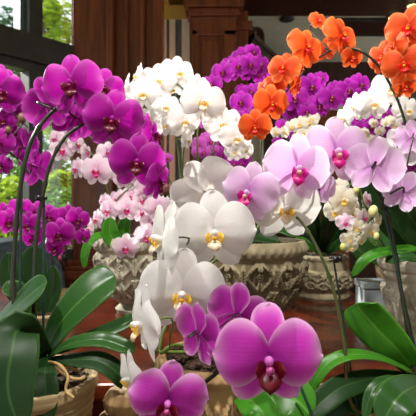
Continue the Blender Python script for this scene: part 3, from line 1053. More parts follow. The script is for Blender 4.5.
# far planter
fc = (at(323, 0, 1.60).x, 1.60, TOP)
planter('small round carved pot further back on the orange lit table', fc, .095,
        [(.085, 0), (.092, .012), (.086, .03), (.094, .045), (.096, .07), (.092, .10), (.084, .105), (.082, .135), (.086, .15), (.08, .155), (.072, .155), (.07, .12), (.05, .115)],
        (.04, .100), 14, .010, M_STONE, ((.010, .030), (.135, .15)), seg=216, beads=20)
# front planter (behind the nearest magenta flower)
uc = (at(216, 0, .66).x, .66, .70)
planter('tan carved planter low in front behind the biggest magenta flower', uc, .085,
        [(.05, 0), (.054, .015), (.046, .03), (.06, .06), (.072, .12), (.078, .18), (.080, .222), (.085, .226), (.086, .236), (.083, .24), (.074, .24), (.072, .20), (.05, .19)],
        (.05, .220), 12, .012, M_STONET, ((.227, .236),), seg=240, beads=40, zs=1.19)
# left front ribbed pot
ac_ = (at(34, 0, .66).x, .66, .70)
pr = [(.055, 0)]
for i in range(22):
    z = .01 + .23 * i / 22
    pr += [(.056 + .030 * i / 22, z), (.0595 + .030 * i / 22, z + .004)]
pr += [(.092, .24), (.092, .255), (.084, .255), (.08, .21), (.05, .2)]
planter('ribbed clay pot at lower left full of thick orchid roots', ac_, .09, pr, (9, 10), 8, .001, M_CLAY, (), seg=120)
# right front hidden pot
bc = (at(414, 0, .70).x, .70, .70)
planter('low ribbed pot at lower right under the broad green leaves', bc, .075, [(.045, 0), (.05, .01), (.06, .08), (.068, .17), (.072, .19), (.066, .195), (.06, .15), (.04, .145)], (9, 10), 8, .001, M_CLAY, (), seg=96)
# carved stone finial left of the front planter
fn = MB()
fx = at(127, 0, .70)
pp = [(.0, 0), (.034, 0), (.034, .02), (.022, .03), (.018, .05), (.024, .07), (.032, .09), (.042, .11), (.047, .135), (.046, .155), (.038, .175), (.028, .185), (.032, .192), (.034, .205), (.026, .217), (.012, .224), (.0, .226)]
G = []
for i in range(len(pp) - 1):
    for q in range(8):
        r0 = pp[i][0] + (pp[i + 1][0] - pp[i][0]) * q / 8
        z0 = pp[i][1] + (pp[i + 1][1] - pp[i][1]) * q / 8
        row = []
        for k in range(180):
            th = 2 * PI * k / 180
            v_ = (z0 - .075) / .11
            h = carve((th * 6 / (2 * PI)) % 1.0 - .5, v_, 1.6, 1) * .007 if 0 < v_ < 1 else (.003 * abs(math.sin(6 * th)) if z0 > .185 else 0) * min(1, r0 / .03)
            row.append(Vector((fx.x + (r0 + h) * math.cos(th), fx.y + (r0 + h) * math.sin(th), .70 + z0)))
        G.append(row)
fn.grid(G, None, True)
tag(fn.build('stone_finial', M_STONET, None), 'carved stone finial on the low stand beside the ribbed clay pot', 'ornament')
# back pots (mostly hidden)
for px, dd, lb in ((236, 1.66, 'plain back pot hidden behind the centre planter'), (404, 1.52, 'plain back pot behind the pale right planter')):
    q = (at(px, 0, dd).x, dd, TOP)
    planter(lb, q, .10, [(.07, 0), (.075, .01), (.09, .10), (.098, .17), (.10, .19), (.092, .195), (.088, .15), (.05, .145)], (9, 10), 8, .001, M_CLAY, (), seg=72)


# ------------------------------------------------------------------ orchids
DP = []
# ---- A: big magenta, left front
p = Plant('tall magenta orchid in the ribbed clay pot with two arching stems', Vector(ac_) + Vector((0, 0, .22)), 'magenta', .72, stem_mat=M_STEMD)
p.stem([(30, 385, .66), (14, 300, .68), (15, 240, .70), (20, 190, .71), (30, 145, .72), (46, 118, .73), (62, 106, .74), (80, 101, .75)], .0040)
p.stem([(38, 385, .66), (34, 300, .68), (36, 240, .70), (42, 200, .71), (50, 165, .72), (64, 139, .73), (80, 126, .74), (100, 118, .75), (125, 128, .76), (142, 150, .76), (156, 174, .75), (168, 192, .74), (182, 212, .73)], .0038, .0018, 9)
p.stake((18, 380, .665), (22, 168, .72))
p.stake((43, 380, .665), (44, 198, .72))
p.clip(40, 198, .712, .006)
p.flowers([
    (72, 84, 63, -4, 0, -7, 0, None, 0), (113, 119, 61, 6, -5, 10, -.01, None, 1), (137, 161, 57, 8, -5, 5, -.02, None, 0),
    (48, 105, 56, 168, 5, 12, .06), (103, 88, 46, 25, 5, 10, .08), (76, 118, 52, 172, -10, -30, .07),
    (158, 180, 44, 68, -12, 10, .0), (152, 134, 44, 78, 5, 0, .07)])
p.bud(165, 189, 4.5); p.bud(182, 214, 3.0); p.bud(176, 206, 2.5)
p.leaf([(46, 352, .66), (62, 322, .66), (86, 296, .67), (104, 282, .68), (115, 276, .685)], 46, (-.35, -.75, .55), .16)
p.leaf([(44, 356, .65), (20, 330, .60), (12, 352, .56), (8, 390, .54), (20, 430, .53)], 52, (.25, -1, .15), .10, M_LEAFD)
p.leaf([(48, 356, .655), (45, 372, .61), (46, 395, .59), (44, 430, .58)], 24, (.3, -1, .2), .12, M_LEAFD)
p.leaf([(48, 354, .66), (70, 346, .66), (100, 334, .66), (128, 322, .67), (137, 315, .67)], 15, (.1, -.75, .7), .30)
p.leaf([(50, 356, .65), (70, 344, .63), (100, 340, .62), (122, 346, .62), (135, 352, .62)], 18, (0, -.6, .8), .25)
p.leaf([(52, 360, .65), (75, 360, .62), (100, 362, .61), (118, 374, .61), (126, 388, .61)], 22, (.1, -.55, .8), .22, M_LEAFD)
p.leaf([(46, 352, .67), (36, 336, .69), (20, 326, .71), (4, 322, .72), (-14, 325, .73)], 20, (0, -.5, .85), .25)
p.leaf([(44, 350, .67), (33, 338, .68), (25, 322, .69), (18, 310, .7)], 16, (.4, -.8, .5), .2, M_LEAFD)
p.root_strand([(46, 362, .645), (58, 364, .615), (68, 376, .60), (66, 390, .595), (74, 398, .59)], .0022)
p.root_strand([(50, 362, .645), (66, 376, .61), (80, 379, .60), (88, 374, .61)], .0024)
p.root_strand([(44, 362, .645), (44, 374, .61), (52, 392, .60), (60, 396, .59)], .002)
p.root_strand([(52, 360, .65), (70, 368, .64), (80, 372, .65)], .002)
p.finish()
# ---- left-edge leaf in the foreground with flowers of the left-edge plant
p = Plant('magenta orchid at the left edge crowded with smaller blooms', at(-30, 372, .86) + Vector((0, 0, .03)), 'magenta', .86, stem_mat=M_STEMD)
p.stem([(-30, 382, .86), (-28, 280, .87), (-14, 200, .88), (0, 153, .88), (14, 156, .88), (26, 168, .87), (36, 184, .87)], .0026)
p.stem([(-32, 382, .86), (-34, 250, .87), (-22, 150, .88), (-6, 112, .89), (6, 108, .89), (20, 119, .88), (28, 128, .88)], .0024)
p.flowers([
    (1, 91, 46, 22, -8, 0, 0), (4, 120, 25, 10, 0, 0, .02), (-4, 78, 34, 10, 10, 10, .05), (27, 148, 40, 150, 0, 8, .02), (38, 168, 40, 158, -12, 20, .0),
    (0, 142, 30, 10, 0, 10, .0), (14, 134, 22, 30, 0, 0, .05), (16, 112, 24, 150, 0, 0, .04), (2, 165, 22, 0, 0, 0, .05)])
p.bud(22, 118, 4); p.bud(8, 130, 3)
p.leaf([(-34, 384, .78), (-10, 336, .70), (14, 310, .665), (34, 292, .65), (47, 282, .645)], 40, (-.15, -.62, .78), .12)
p.finish()
m = MB(); b = at(-30, 380, .86)
planter('plain pot at the far left behind the ribbed clay pot', (b.x, .86, TOP), .06, [(.04, 0), (.045, .01), (.052, .04), (.058, .05), (.052, .054), (.05, .04), (.03, .035)], (9, 10), 8, .001, M_CLAY, (), seg=72)

# ---- C: magenta plant in front of the window
base = at(40, 330, 1.18)
planter('dark clay pot behind the left leaves near the window', (base.x, 1.18, TOP), .07, [(.05, 0), (.055, .01), (.06, .03), (.066, .045), (.06, .05), (.055, .04), (.03, .035)], (9, 10), 8, .001, M_CLAY, (), seg=72)
p = Plant('low magenta orchid cluster before the window behind tall stems', Vector((base.x, 1.18, TOP + .03)), 'magenta', 1.16, stem_mat=M_STEMD)
p.stem([(44, 328, 1.18), (50, 280, 1.18), (52, 240, 1.18), (46, 222, 1.18), (30, 214, 1.18), (8, 214, 1.17)], .0024)
p.stem([(46, 328, 1.18), (54, 290, 1.17), (53, 262, 1.17), (48, 240, 1.17), (54, 226, 1.17), (72, 222, 1.17), (84, 228, 1.17)], .0024)
p.flowers([(10, 221, 28, 10, 0, 0), (20, 208, 24, 20, 5, 0, .03), (29, 224, 27, -10, -5, 0), (60, 233, 31, 0, -5, 0, -.02), (78, 219, 25, 35, 0, 10),
           (68, 214, 20, 10, 0, 0, .04), (49, 216, 24, 20, 0, 0, .03), (55, 247, 22, -10, -10, 0), (83, 236, 17, 40, 0, 0), (37, 211, 22, 10, 10, 0, .04), (2, 212, 20, 0, 0, 0, .03),
           (39, 232, 24, 160, 0, 0, .03), (32, 238, 20, 10, -15, 0, .02)])
p.bud(65, 247, 2.5); p.bud(60, 258, 2.0)
p.leaf([(40, 325, 1.17), (36, 300, 1.17), (33, 270, 1.17), (36, 245, 1.17)], 28, (.2, -1, .1), .15, M_LEAFD)
p.leaf([(36, 325, 1.16), (20, 300, 1.15), (10, 275, 1.15), (9, 252, 1.15)], 20, (.1, -1, .1), .15, M_LEAFD)
p.leaf([(44, 325, 1.17), (52, 300, 1.17), (55, 285, 1.17), (52, 265, 1.17)], 16, (-.2, -1, .1), .15, M_LEAFD)
p.leaf([(38, 326, 1.16), (24, 300, 1.14), (14, 290, 1.12), (2, 290, 1.1)], 20, (.0, -1, .5), .15, M_LEAF)
p.finish()

# ---- D: pale pink mini orchids in the left planter
B = Vector(lc) + Vector((0, 0, .21))
p = Plant('pale pink orchid with rose lips filling the left carved planter', B, 'blush', 1.30, stem_mat=M_STEMG)
p.stem([(130, 250, 1.40), (114, 215, 1.38), (106, 185, 1.36), (98, 162, 1.34), (84, 148, 1.33), (68, 142, 1.32), (54, 140, 1.32)], .0026)
p.stem([(134, 250, 1.40), (122, 215, 1.39), (118, 185, 1.38), (112, 160, 1.38), (100, 145, 1.38), (80, 130, 1.38), (62, 124, 1.38)], .0026)
p.stem([(138, 250, 1.38), (150, 215, 1.36), (148, 190, 1.34), (136, 184, 1.33), (120, 196, 1.32), (104, 212, 1.31), (88, 226, 1.31)], .0022)
p.stem([(140, 250, 1.38), (158, 225, 1.36), (166, 205, 1.34), (160, 192, 1.33), (148, 186, 1.33)], .0022)
p.stem([(138, 250, 1.36), (150, 242, 1.28), (146, 236, 1.27), (130, 240, 1.27)], .002)
p.flowers([(97, 170, 38, -4, -5, 0, 0), (77, 168, 26, -40, 0, 0, .03), (108, 152, 26, 20, 5, 0, .05), (62, 150, 28, 20, 0, 0, .02), (56, 138, 24, -30, 0, 0, .02),
           (77, 144, 22, 50, 0, 0, .03), (70, 130, 22, 0, 5, 0, .06), (60, 122, 22, -20, 0, 0, .06), (86, 152, 20, 70, 0, 0, .03), (110, 172, 20, 10, 0, 0, .07), (124, 178, 26, 10, 0, 0, .05),
           (146, 188, 28, 5, -4, 0, .02), (158, 207, 32, 4, -4, -6, -.02), (127, 209, 28, 8, -4, 5, -.02), (109, 210, 27, -25, -4, 5, 0), (97, 219, 24, -50, 0, 0, 0),
           (90, 228, 24, -62, -5, 0, 0), (84, 236, 18, -40, -5, 0, 0), (126, 247, 31, 2, -8, 0, -.04), (147, 236, 30, 12, -8, 8, -.03), (118, 199, 25, -20, 8, 0, .03), (132, 196, 25, 10, 8, 0, .03),
           (141, 212, 24, 30, 0, 0, .02), (138, 176, 22, 10, 0, 0, .05), (150, 222, 24, 40, 0, 0, .02), (104, 201, 20, -40, 5, 0, .03), (141, 200, 22, 30, 5, 0, .03)])
p.flower(92, 241, 14, -30, -5, 0, 0)
p.leaf([(126, 252, 1.36), (118, 244, 1.30), (110, 234, 1.28), (110, 217, 1.28)], 17, (.3, -1, .25), .2, M_LEAFL)
p.leaf([(128, 252, 1.38), (124, 240, 1.33), (124, 228, 1.32), (128, 214, 1.32)], 14, (-.2, -1, .25), .2, M_LEAFL)
p.leaf([(124, 252, 1.36), (104, 236, 1.28), (90, 242, 1.25), (85, 256, 1.24), (85, 268, 1.24)], 11, (-.45, -.9, .3), .2, M_LEAFL)
p.leaf([(145, 250, 1.38), (160, 232, 1.36), (168, 212, 1.36), (176, 190, 1.37)], 16, (.1, -1, .2), .2, M_LEAFL)
p.leaf([(146, 250, 1.38), (166, 225, 1.42), (178, 205, 1.44), (192, 186, 1.45)], 16, (-.3, -1, .3), .2, M_LEAFL)
p.leaf([(140, 252, 1.36), (154, 240, 1.30), (166, 240, 1.26), (176, 250, 1.25)], 15, (0, -.8, .6), .2, M_LEAF)
p.leaf([(130, 252, 1.36), (114, 232, 1.36), (100, 222, 1.36), (88, 236, 1.34)], 12, (0, -.8, .6), .2, M_LEAF)
p.finish()

# ---- E: tall white orchid, back centre
B = Vector(cc) + Vector((0, 0, .23))
p = Plant('tall white orchid with yellow lips behind the centre planter rim', B + Vector((-.05, .05, 0)), 'white', 1.18, stem_mat=M_STEMG)
p.stem([(228, 248, 1.28), (190, 230, 1.27), (182, 195, 1.26), (178, 150, 1.25), (172, 125, 1.24), (160, 112, 1.23), (142, 106, 1.22)], .0026)
p.stem([(230, 248, 1.28), (188, 235, 1.28), (182, 180, 1.27), (186, 130, 1.26), (188, 100, 1.25), (182, 88, 1.24), (174, 84, 1.23), (160, 86, 1.22)], .0026)
p.stem([(234, 248, 1.28), (202, 225, 1.27), (199, 180, 1.26), (197, 140, 1.24), (200, 118, 1.23), (205, 108, 1.22)], .0026)
p.stem([(236, 248, 1.28), (208, 225, 1.27), (206, 190, 1.26), (212, 152, 1.25), (220, 136, 1.24), (238, 140, 1.23)], .0026)
p.clip(176, 97, 1.20, .010)
p.flowers([(144, 94, 36, -5, -4, 0, 0, None, 0), (158, 81, 37, 0, 0, 0, .03, None, 0), (178, 73, 36, 25, 0, 0, .05), (166, 107, 28, 5, -8, 0, 0), (184, 121, 34, 18, -8, -6, -.02),
           (203, 102, 46, 8, -4, 4, -.02, None, 0), (223, 124, 39, 5, -4, 0, 0, None, 1), (236, 138, 34, 14, -4, 0, -.01), (150, 117, 26, -20, -5, 0, .03), (127, 88, 30, -75, 0, 0, .03),
           (138, 76, 28, -72, 5, 10, .04), (199, 86, 26, 40, 0, 0, .06), (234, 152, 20, 10, -10, 0, .0), (152, 130, 22, -10, -5, 0, .03), (171, 90, 26, 30, 5, 0, .05), (168, 125, 24, -30, -5, 0, .04),
           (133, 100, 24, -40, 0, 0, .04), (245, 150, 20, 20, -10, 0, .02), (187, 140, 20, 60, -10, 0, .02), (212, 118, 26, -30, 0, 0, .04)])
p.leaf([(230, 250, 1.26), (236, 240, 1.2), (256, 236, 1.15), (280, 242, 1.12)], 18, (0, -.7, .7), .2, M_LEAFD)
p.leaf([(226, 250, 1.26), (206, 240, 1.2), (190, 244, 1.14), (176, 256, 1.12)], 18, (0, -.7, .7), .2, M_LEAF)
p.leaf([(240, 250, 1.26), (262, 232, 1.22), (280, 226, 1.2), (300, 236, 1.18)], 20, (0, -.8, .6), .2, M_LEAF)
p.leaf([(230, 250, 1.26), (238, 225, 1.26), (244, 200, 1.26), (240, 180, 1.26)], 16, (.2, -1, .1), .2, M_LEAFL)
p.finish()

# ---- G: purple back orchid with small pink sprays
B = Vector((at(236, 0, 1.66).x, 1.66, TOP + .17))
p = Plant('purple orchid at the back arching before the wooden pilaster', B, 'purple', 1.55, stem_mat=M_STEM)
p.stem([(240, 258, 1.66), (258, 180, 1.64), (263, 110, 1.62), (263, 75, 1.60), (252, 60, 1.58), (236, 62, 1.57), (220, 74, 1.56), (208, 90, 1.56)], .003)
p.stem([(238, 258, 1.66), (250, 190, 1.65), (252, 140, 1.64), (252, 110, 1.62), (244, 100, 1.6)], .003)
p.stem([(234, 258, 1.66), (228, 215, 1.64), (230, 180, 1.62), (232, 160, 1.6)], .003)
p.flowers([(212, 84, 22, -15, 0, 0), (223, 72, 24, -10, 0, 0), (238, 66, 22, 0, 0, 0), (250, 64, 24, 10, 0, 0), (247, 54, 22, 0, 10, 0, .05), (260, 64, 22, 20, 0, 0, .02), (240, 56, 18, -10, 10, 0, .05),
           (258, 74, 18, 20, 0, 0, .03), (232, 74, 15, 0, -20, 0, .03), (246, 74, 14, 0, -20, 0, .03), (253, 52, 18, 20, 0, 0, .04), (266, 68, 18, 30, 0, 0, .04), (230, 64, 18, -10, 0, 0, .04),
           (241, 102, 24, -10, 0, 0), (251, 92, 19, 0, 0, 0, .03), (262, 90, 20, 10, 0, 0, .03), (246, 117, 18, -10, -10, 0), (236, 118, 16, -20, -10, 0, .02), (256, 104, 18, 10, 0, 0, .04), (242, 90, 14, 0, 0, 0, .04),
           (222, 156, 15, -10, 0, 0), (230, 153, 15, 0, 0, 0), (239, 152, 15, 5, 0, 0), (245, 158, 14, 10, 0, 0), (226, 164, 15, -10, -5, 0), (234, 163, 15, 0, -5, 0), (214, 163, 14, -10, 0, 0), (228, 173, 12, 0, -10, 0), (241, 163, 14, 10, -5, 0),
           (236, 146, 13, 0, 10, 0, .03), (246, 148, 12, 0, 10, 0, .03), (219, 150, 11, 0, 10, 0, .03)])
p.leaf([(236, 258, 1.64), (230, 240, 1.6), (222, 225, 1.56), (212, 215, 1.54)], 16, (0, -.9, .3), .2, M_LEAFD)
p.leaf([(238, 258, 1.64), (250, 235, 1.6), (262, 215, 1.58), (270, 200, 1.56)], 16, (0, -.9, .3), .2, M_LEAFD)
p.finish()
p = Plant('small mallow pink orchid sprays between the white orchid stems', B + Vector((-.05, -.02, 0)), 'mallow', 1.50, stem_mat=M_STEMG)
p.stem([(224, 258, 1.64), (212, 225, 1.6), (206, 185, 1.56), (204, 155, 1.54), (210, 142, 1.53)], .0026)
p.stem([(222, 258, 1.64), (192, 220, 1.6), (174, 190, 1.58), (164, 165, 1.56), (158, 154, 1.55)], .0022)
p.flowers([(199, 144, 16, -20, 0, 0), (211, 141, 17, 5, 0, 0), (217, 137, 14, 10, 0, 0, .02), (204, 152, 14, -10, -10, 0), (196, 152, 12, -30, -10, 0), (213, 150, 13, 10, -10, 0), (206, 137, 12, 0, 10, 0, .02), (194, 143, 12, -40, 0, 0, .02), (204, 122, 14, 10, 0, 0, .03),
           (205, 172, 13, 0, 0, 0, 0, 'blush'), (209, 163, 12, 0, 0, 0, 0, 'blush'), (202, 181, 12, 0, 0, 0, 0, 'blush'), (160, 156, 13, 0, 0, 0), (154, 152, 12, -20, 0, 0), (165, 130, 10, 0, 0, 0), (168, 158, 11, 20, 0, 0)])
p.leaf([(220, 258, 1.62), (206, 240, 1.58), (196, 222, 1.56), (186, 208, 1.55)], 14, (0, -.9, .3), .2, M_LEAFL)
p.finish()

# ---- F: orange orchid
B = Vector(rc) + Vector((-.03, .02, .18))
p = Plant('orange orchid with scarlet lips arching from the right planter', B, 'orange', .96, stem_mat=M_STEMD)
p.stem([(446, 270, .98), (430, 210, .97), (412, 150, .96), (402, 112, .95), (390, 84, .95), (376, 63, .95), (362, 52, .95), (348, 48, .96), (332, 50, .97), (316, 60, .98), (300, 76, .99), (284, 94, .99), (268, 110, .99), (256, 124, .98)], .0034, .0018, 9)
p.stem([(450, 270, .98), (448, 190, .97), (440, 120, .96), (424, 80, .96), (404, 62, .97), (386, 58, .98)], .003)
p.flowers([(341, 36, 44, 30, 8, 16, 0, None, 1), (306, 47, 42, 26, 4, 16, 0, None, 2), (284, 68, 34, -20, 6, 10, -.01), (275, 85, 26, -30, -5, 0, .02), (296, 84, 28, 60, -10, 0, .02), (298, 66, 26, 50, 0, 0, .05), (326, 50, 24, 150, 0, 0, .03),
           (271, 103, 38, 14, -10, 0, -.01), (255, 126, 34, -5, -14, 0, -.02), (282, 100, 24, 60, -5, 0, .02), (352, 57, 24, 15, -20, 0, 0), (318, 20, 20, 20, 10, 0, .03), (264, 88, 20, -50, 0, 0, .04),
           (409, 28, 48, -32, 0, 6, -.04), (404, 64, 44, -26, -6, -6, -.04), (383, 57, 34, -50, -4, 0, .0), (405, 86, 26, 5, -10, 0, -.02), (394, 48, 36, -74, 0, 0, -.02), (414, 50, 40, -40, 0, 0, -.02)])
p.leaf([(448, 268, .96), (420, 250, .90), (392, 251, .87), (368, 258, .86), (352, 277, .86)], 13, (-.1, -.55, .85), .2, M_LEAFL)
p.leaf([(440, 270, .97), (415, 240, .95), (392, 210, .94), (376, 182, .94), (366, 168, .94)], 44, (-.4, -.9, .35), .14, M_LEAFD)
p.leaf([(436, 272, .98), (400, 262, 1.0), (372, 240, 1.03), (352, 216, 1.05)], 34, (-.3, -.9, .4), .14, M_LEAF)
p.leaf([(440, 270, .93), (420, 232, .90), (402, 205, .90), (388, 186, .90)], 40, (-.3, -.9, .4), .14, M_LEAFD)
p.leaf([(440, 272, .94), (424, 262, .88), (406, 256, .86), (385, 262, .86)], 16, (0, -.6, .8), .2, M_LEAF)
p.finish()

# ---- H: magenta back right, in the far pot
B = Vector(fc) + Vector((0, 0, .14))
p = Plant('purple orchid row at the back against the dark wall', B, 'purple', 1.48, stem_mat=M_STEMD)
p.stem([(322, 250, 1.60), (296, 200, 1.58), (288, 150, 1.56), (292, 120, 1.54), (306, 100, 1.52), (326, 98, 1.5), (346, 92, 1.5), (362, 86, 1.5)], .0026)
p.stem([(320, 250, 1.60), (286, 205, 1.6), (276, 165, 1.58), (280, 130, 1.56), (292, 108, 1.54)], .0026)
p.flowers([(295, 98, 28, -5, 0, 0), (311, 86, 28, 10, 0, 0, .03), (307, 111, 20, -10, -10, 0), (319, 105, 26, 0, -5, 0), (331, 97, 27, 5, 0, 0, -.02), (348, 90, 26, 5, 0, 0), (341, 98, 20, 0, -10, 0, .02), (360, 84, 24, 15, 0, 0, .02), (354, 95, 20, 10, -5, 0),
           (303, 96, 18, 0, 5, 0, .04), (324, 92, 18, 0, 10, 0, .03), (336, 88, 18, 0, 10, 0, .03), (282, 125, 14, 0, 0, 0, .03), (293, 133, 14, 0, -10, 0, .03), (278, 142, 12, 0, 0, 0, .03), (300, 118, 16, 0, 0, 0, .04), (313, 116, 14, 0, -10, 0, .03), (352, 86, 18, 0, 10, 0, .03), (290, 112, 18, -20, 0, 0, .04), (321, 78, 16, 0, 10, 0, .05)])
for (x, y, w) in ((300, 124, 17), (310, 121, 17), (304, 133, 15), (313, 118, 14), (292, 126, 14), (285, 132, 13), (298, 138, 13), (316, 130, 14), (276, 132, 12), (283, 146, 12)):
    p.flower(x, y, w, p.rng.uniform(-30, 30), -5, 0, .0, 'cream')
for i, (a_, b_, c_, d_, w_, m_) in enumerate((
        ((322, 252), (312, 236), (300, 226), (286, 236), 16, M_LEAF), ((324, 252), (336, 234), (346, 220), (350, 202), 18, M_LEAFD), ((320, 252), (316, 232), (310, 214), (312, 196), 18, M_LEAFD),
        ((326, 252), (342, 244), (356, 246), (364, 262), 16, M_LEAF), ((318, 252), (306, 244), (296, 246), (290, 258), 14, M_LEAFL), ((322, 252), (328, 226), (330, 205), (324, 188), 16, M_LEAFD))):
    dz = 1.54 - .02 * i
    p.leaf([(*a_, 1.6), (*b_, dz + .03), (*c_, dz), (*d_, dz)], w_, (.1 * (-1) ** i, -.9, .4), .2, m_)
p.finish()

# ---- J: white and purple at the back right
B = Vector((at(404, 0, 1.52).x, 1.52, TOP + .17))
p = Plant('white orchid at the back right behind the orange arch', B, 'white', 1.22, stem_mat=M_STEMD)
p.stem([(408, 262, 1.5), (428, 200, 1.4), (430, 140, 1.34), (412, 112, 1.3), (398, 102, 1.27), (376, 106, 1.26), (352, 114, 1.26), (342, 118, 1.26)], .003)
p.flowers([(373, 104, 34, 4, -4, 0, 0, None, 0), (389, 89, 38, 8, 0, 0, .03, None, 0), (353, 107, 30, -72, 0, 0, .02), (344, 118, 28, -74, 0, 0, .02), (406, 110, 32, 20, -5, 0, .0), (402, 96, 26, 40, 0, 0, .06), (362, 112, 18, -60, 0, 0, .05)])
p.finish()
p = Plant('dense dark purple mini orchid with cream specks low at back right', B + Vector((-.03, -.03, 0)), 'purple', 1.40, stem_mat=M_STEM)
p.stem([(398, 262, 1.5), (400, 200, 1.46), (396, 150, 1.44), (384, 128, 1.43), (362, 124, 1.43)], .0026)
rg = random.Random(5)
for (x, y) in ((357, 118), (366, 115), (376, 118), (386, 113), (395, 119), (401, 126), (391, 128), (381, 127), (370, 127), (360, 128), (355, 126), (374, 135), (384, 137), (394, 136), (366, 137), (402, 116), (380, 144), (392, 144), (400, 140), (372, 145)):
    p.flower(x, y, 15, rg.uniform(-30, 30), rg.uniform(-15, 15), 0, rg.uniform(0, .05))
for (x, y) in ((374, 123), (386, 122), (380, 131), (396, 126), (371, 139), (390, 120), (366, 132), (398, 131), (385, 150)):
    p.flower(x, y, 11, rg.uniform(-30, 30), rg.uniform(-15, 15), 0, -.02, 'cream')
p.leaf([(400, 262, 1.48), (386, 240, 1.44), (376, 215, 1.42), (372, 190, 1.42)], 20, (.1, -1, .2), .2, M_LEAFD)
p.finish()

# ---- K: lilac, right planter
B = Vector(bc) + Vector((.02, .01, .16))
p = Plant('lilac orchid at right with petals seen from behind on a dark stem', B, 'lilac', .74, stem_mat=M_STEMD)
p.stem([(418, 388, .70), (410, 340, .715), (401, 290, .73), (393, 240, .745), (386, 210, .75), (374, 186, .75), (362, 170, .76), (348, 162, .77), (338, 158, .78)], .0040, .0024)
p.stem([(424, 388, .70), (428, 300, .74), (424, 240, .77), (418, 212, .78), (412, 200, .78), (402, 188, .78)], .0026)
p.stake((423, 385, .705), (380, 192, .755))
p.clip(384, 207, .742, .006)
p.flowers([(336, 151, 70, 6, -4, 0, 0, None, 0), (374, 166, 60, 165, -8, -10, -.02), (404, 192, 44, 150, -15, -20, -.02), (320, 190, 36, 140, -20, 10, .04), (398, 150, 44, 155, 0, 15, .08, 'white'), (412, 138, 36, 160, 0, 0, .06)])
p.flower(416, 160, 30, -20, 0, 0, .1, 'magenta')
p.finish()

# ---- K2: lilac with water drops, lower right pot, broad leaves
B = Vector(bc) + Vector((0, 0, .16))
p = Plant('front lilac orchid with hot pink lips above broad lower right leaves', B, 'lilac', .66, stem_mat=M_STEM)
p.stem([(412, 385, .70), (366, 412, .66), (348, 395, .64), (345, 350, .64), (336, 300, .65), (326, 268, .66), (312, 238, .67), (298, 218, .68), (282, 206, .69), (264, 204, .70), (250, 202, .70)], .0030, .0018, 5)
p.stem([(298, 219, .68), (290, 205, .69), (288, 190, .70), (292, 176, .70)], .0022, .0018, 0)
p.stake((360, 430, .655), (334, 262, .66), .0016)
p.clip(334, 259, .652, .006)
f1 = p.flower(297, 168, 70, 8, -4, 8, 0, None, 0)
f2 = p.flower(249, 192, 62, -28, -4, 14, 0, None, 1)
p.leaf([(412, 368, .71), (398, 350, .70), (378, 330, .70), (362, 312, .70), (357, 303, .70)], 40, (-.55, -.75, .35), .16, M_LEAFL, base=.5)
p.leaf([(412, 372, .70), (380, 358, .66), (350, 355, .64), (328, 364, .64), (316, 378, .64), (311, 392, .64)], 15, (0, -.5, .85), .2, M_LEAFL)
p.leaf([(414, 378, .70), (380, 378, .66), (345, 386, .63), (322, 402, .61), (304, 420, .60)], 24, (.1, -.7, .7), .16, M_LEAFD)
p.leaf([(412, 380, .69), (388, 380, .64), (372, 392, .62), (364, 420, .61)], 12, (-.2, -.6, .7), .2, M_LEAF)
p.leaf([(430, 384, .69), (412, 388, .62), (396, 400, .58), (382, 424, .57)], 36, (-.25, -.75, .55), .14, M_LEAF)
p.leaf([(412, 378, .70), (372, 398, .67), (340, 400, .66), (318, 425, .65)], 30, (.2, -.8, .5), .14, M_LEAFD)
p.finish()

# ---- L: white, front planter
B = Vector(uc) + Vector((-.02, 0, .25))
p = Plant('large white orchid at front centre with a yellow and red throat', B, 'white', .62, stem_mat=M_STEMG)
p.stem([(208, 352, .66), (176, 345, .61), (160, 352, .61), (166, 325, .63), (185, 300, .66), (205, 270, .68), (222, 255, .69), (244, 240, .70), (262, 222, .71), (276, 200, .72)], .0026, .002)
p.stem([(206, 352, .66), (165, 352, .62), (150, 348, .61), (148, 330, .63), (156, 300, .64), (172, 270, .66), (190, 230, .68), (205, 208, .69)], .0026, .002)
f1 = p.flower(214, 232, 84, 2, -4, -2, 0, None, 0)
f2 = p.flower(182, 292, 88, 4, -6, 3, -.05, None, 0)
p.flowers([(204, 191, 74, 205, 16, 40, .08), (163, 238, 78, -66, 2, 16, -.04), (143, 323, 78, -66, -4, 8, -.09), (130, 378, 56, -58, -8, 0, -.07), (285, 207, 72, 2, -10, 0, .06, None, 0)])
p.finish()

# ---- M: vivid magenta, nearest
B = Vector(uc) + Vector((.02, -.02, .25))
p = Plant('nearest vivid magenta pink orchid with a dark crimson lip', B, 'vivid', .45, stem_mat=M_STEMD)
p.stem([(222, 372, .64), (200, 386, .58), (214, 375, .54), (236, 355, .51), (256, 346, .485), (262, 350, .48)], .0030, .0022, 3)
p.stem([(200, 388, .57), (218, 368, .53), (222, 345, .52), (212, 328, .52), (206, 322, .52)], .0018, .0014, 2)
p.stem([(202, 386, .575), (190, 392, .52), (176, 394, .495)], .0022, .002, 0)
f1 = p.flower(268, 357, 108, 0, -2, 0, -.02, None, 0)
f2 = p.flower(168, 400, 80, 4, -6, 10, 0, None, 1)
p.flowers([(238, 313, 68, 150, 6, -14, .07), (200, 332, 66, 134, 8, -10, .05)])
p.leaf([(230, 384, .62), (252, 388, .58), (276, 392, .56), (296, 400, .55), (310, 415, .54)], 44, (.1, -.75, .6), .14, M_LEAFL)
p.leaf([(232, 386, .62), (250, 400, .56), (262, 412, .54), (268, 430, .53)], 34, (-.1, -.8, .5), .14, M_LEAFL)
p.stake((316, 425, .52), (300, 385, .54), .0018)
p.finish()
DP += [(f2, 1)]

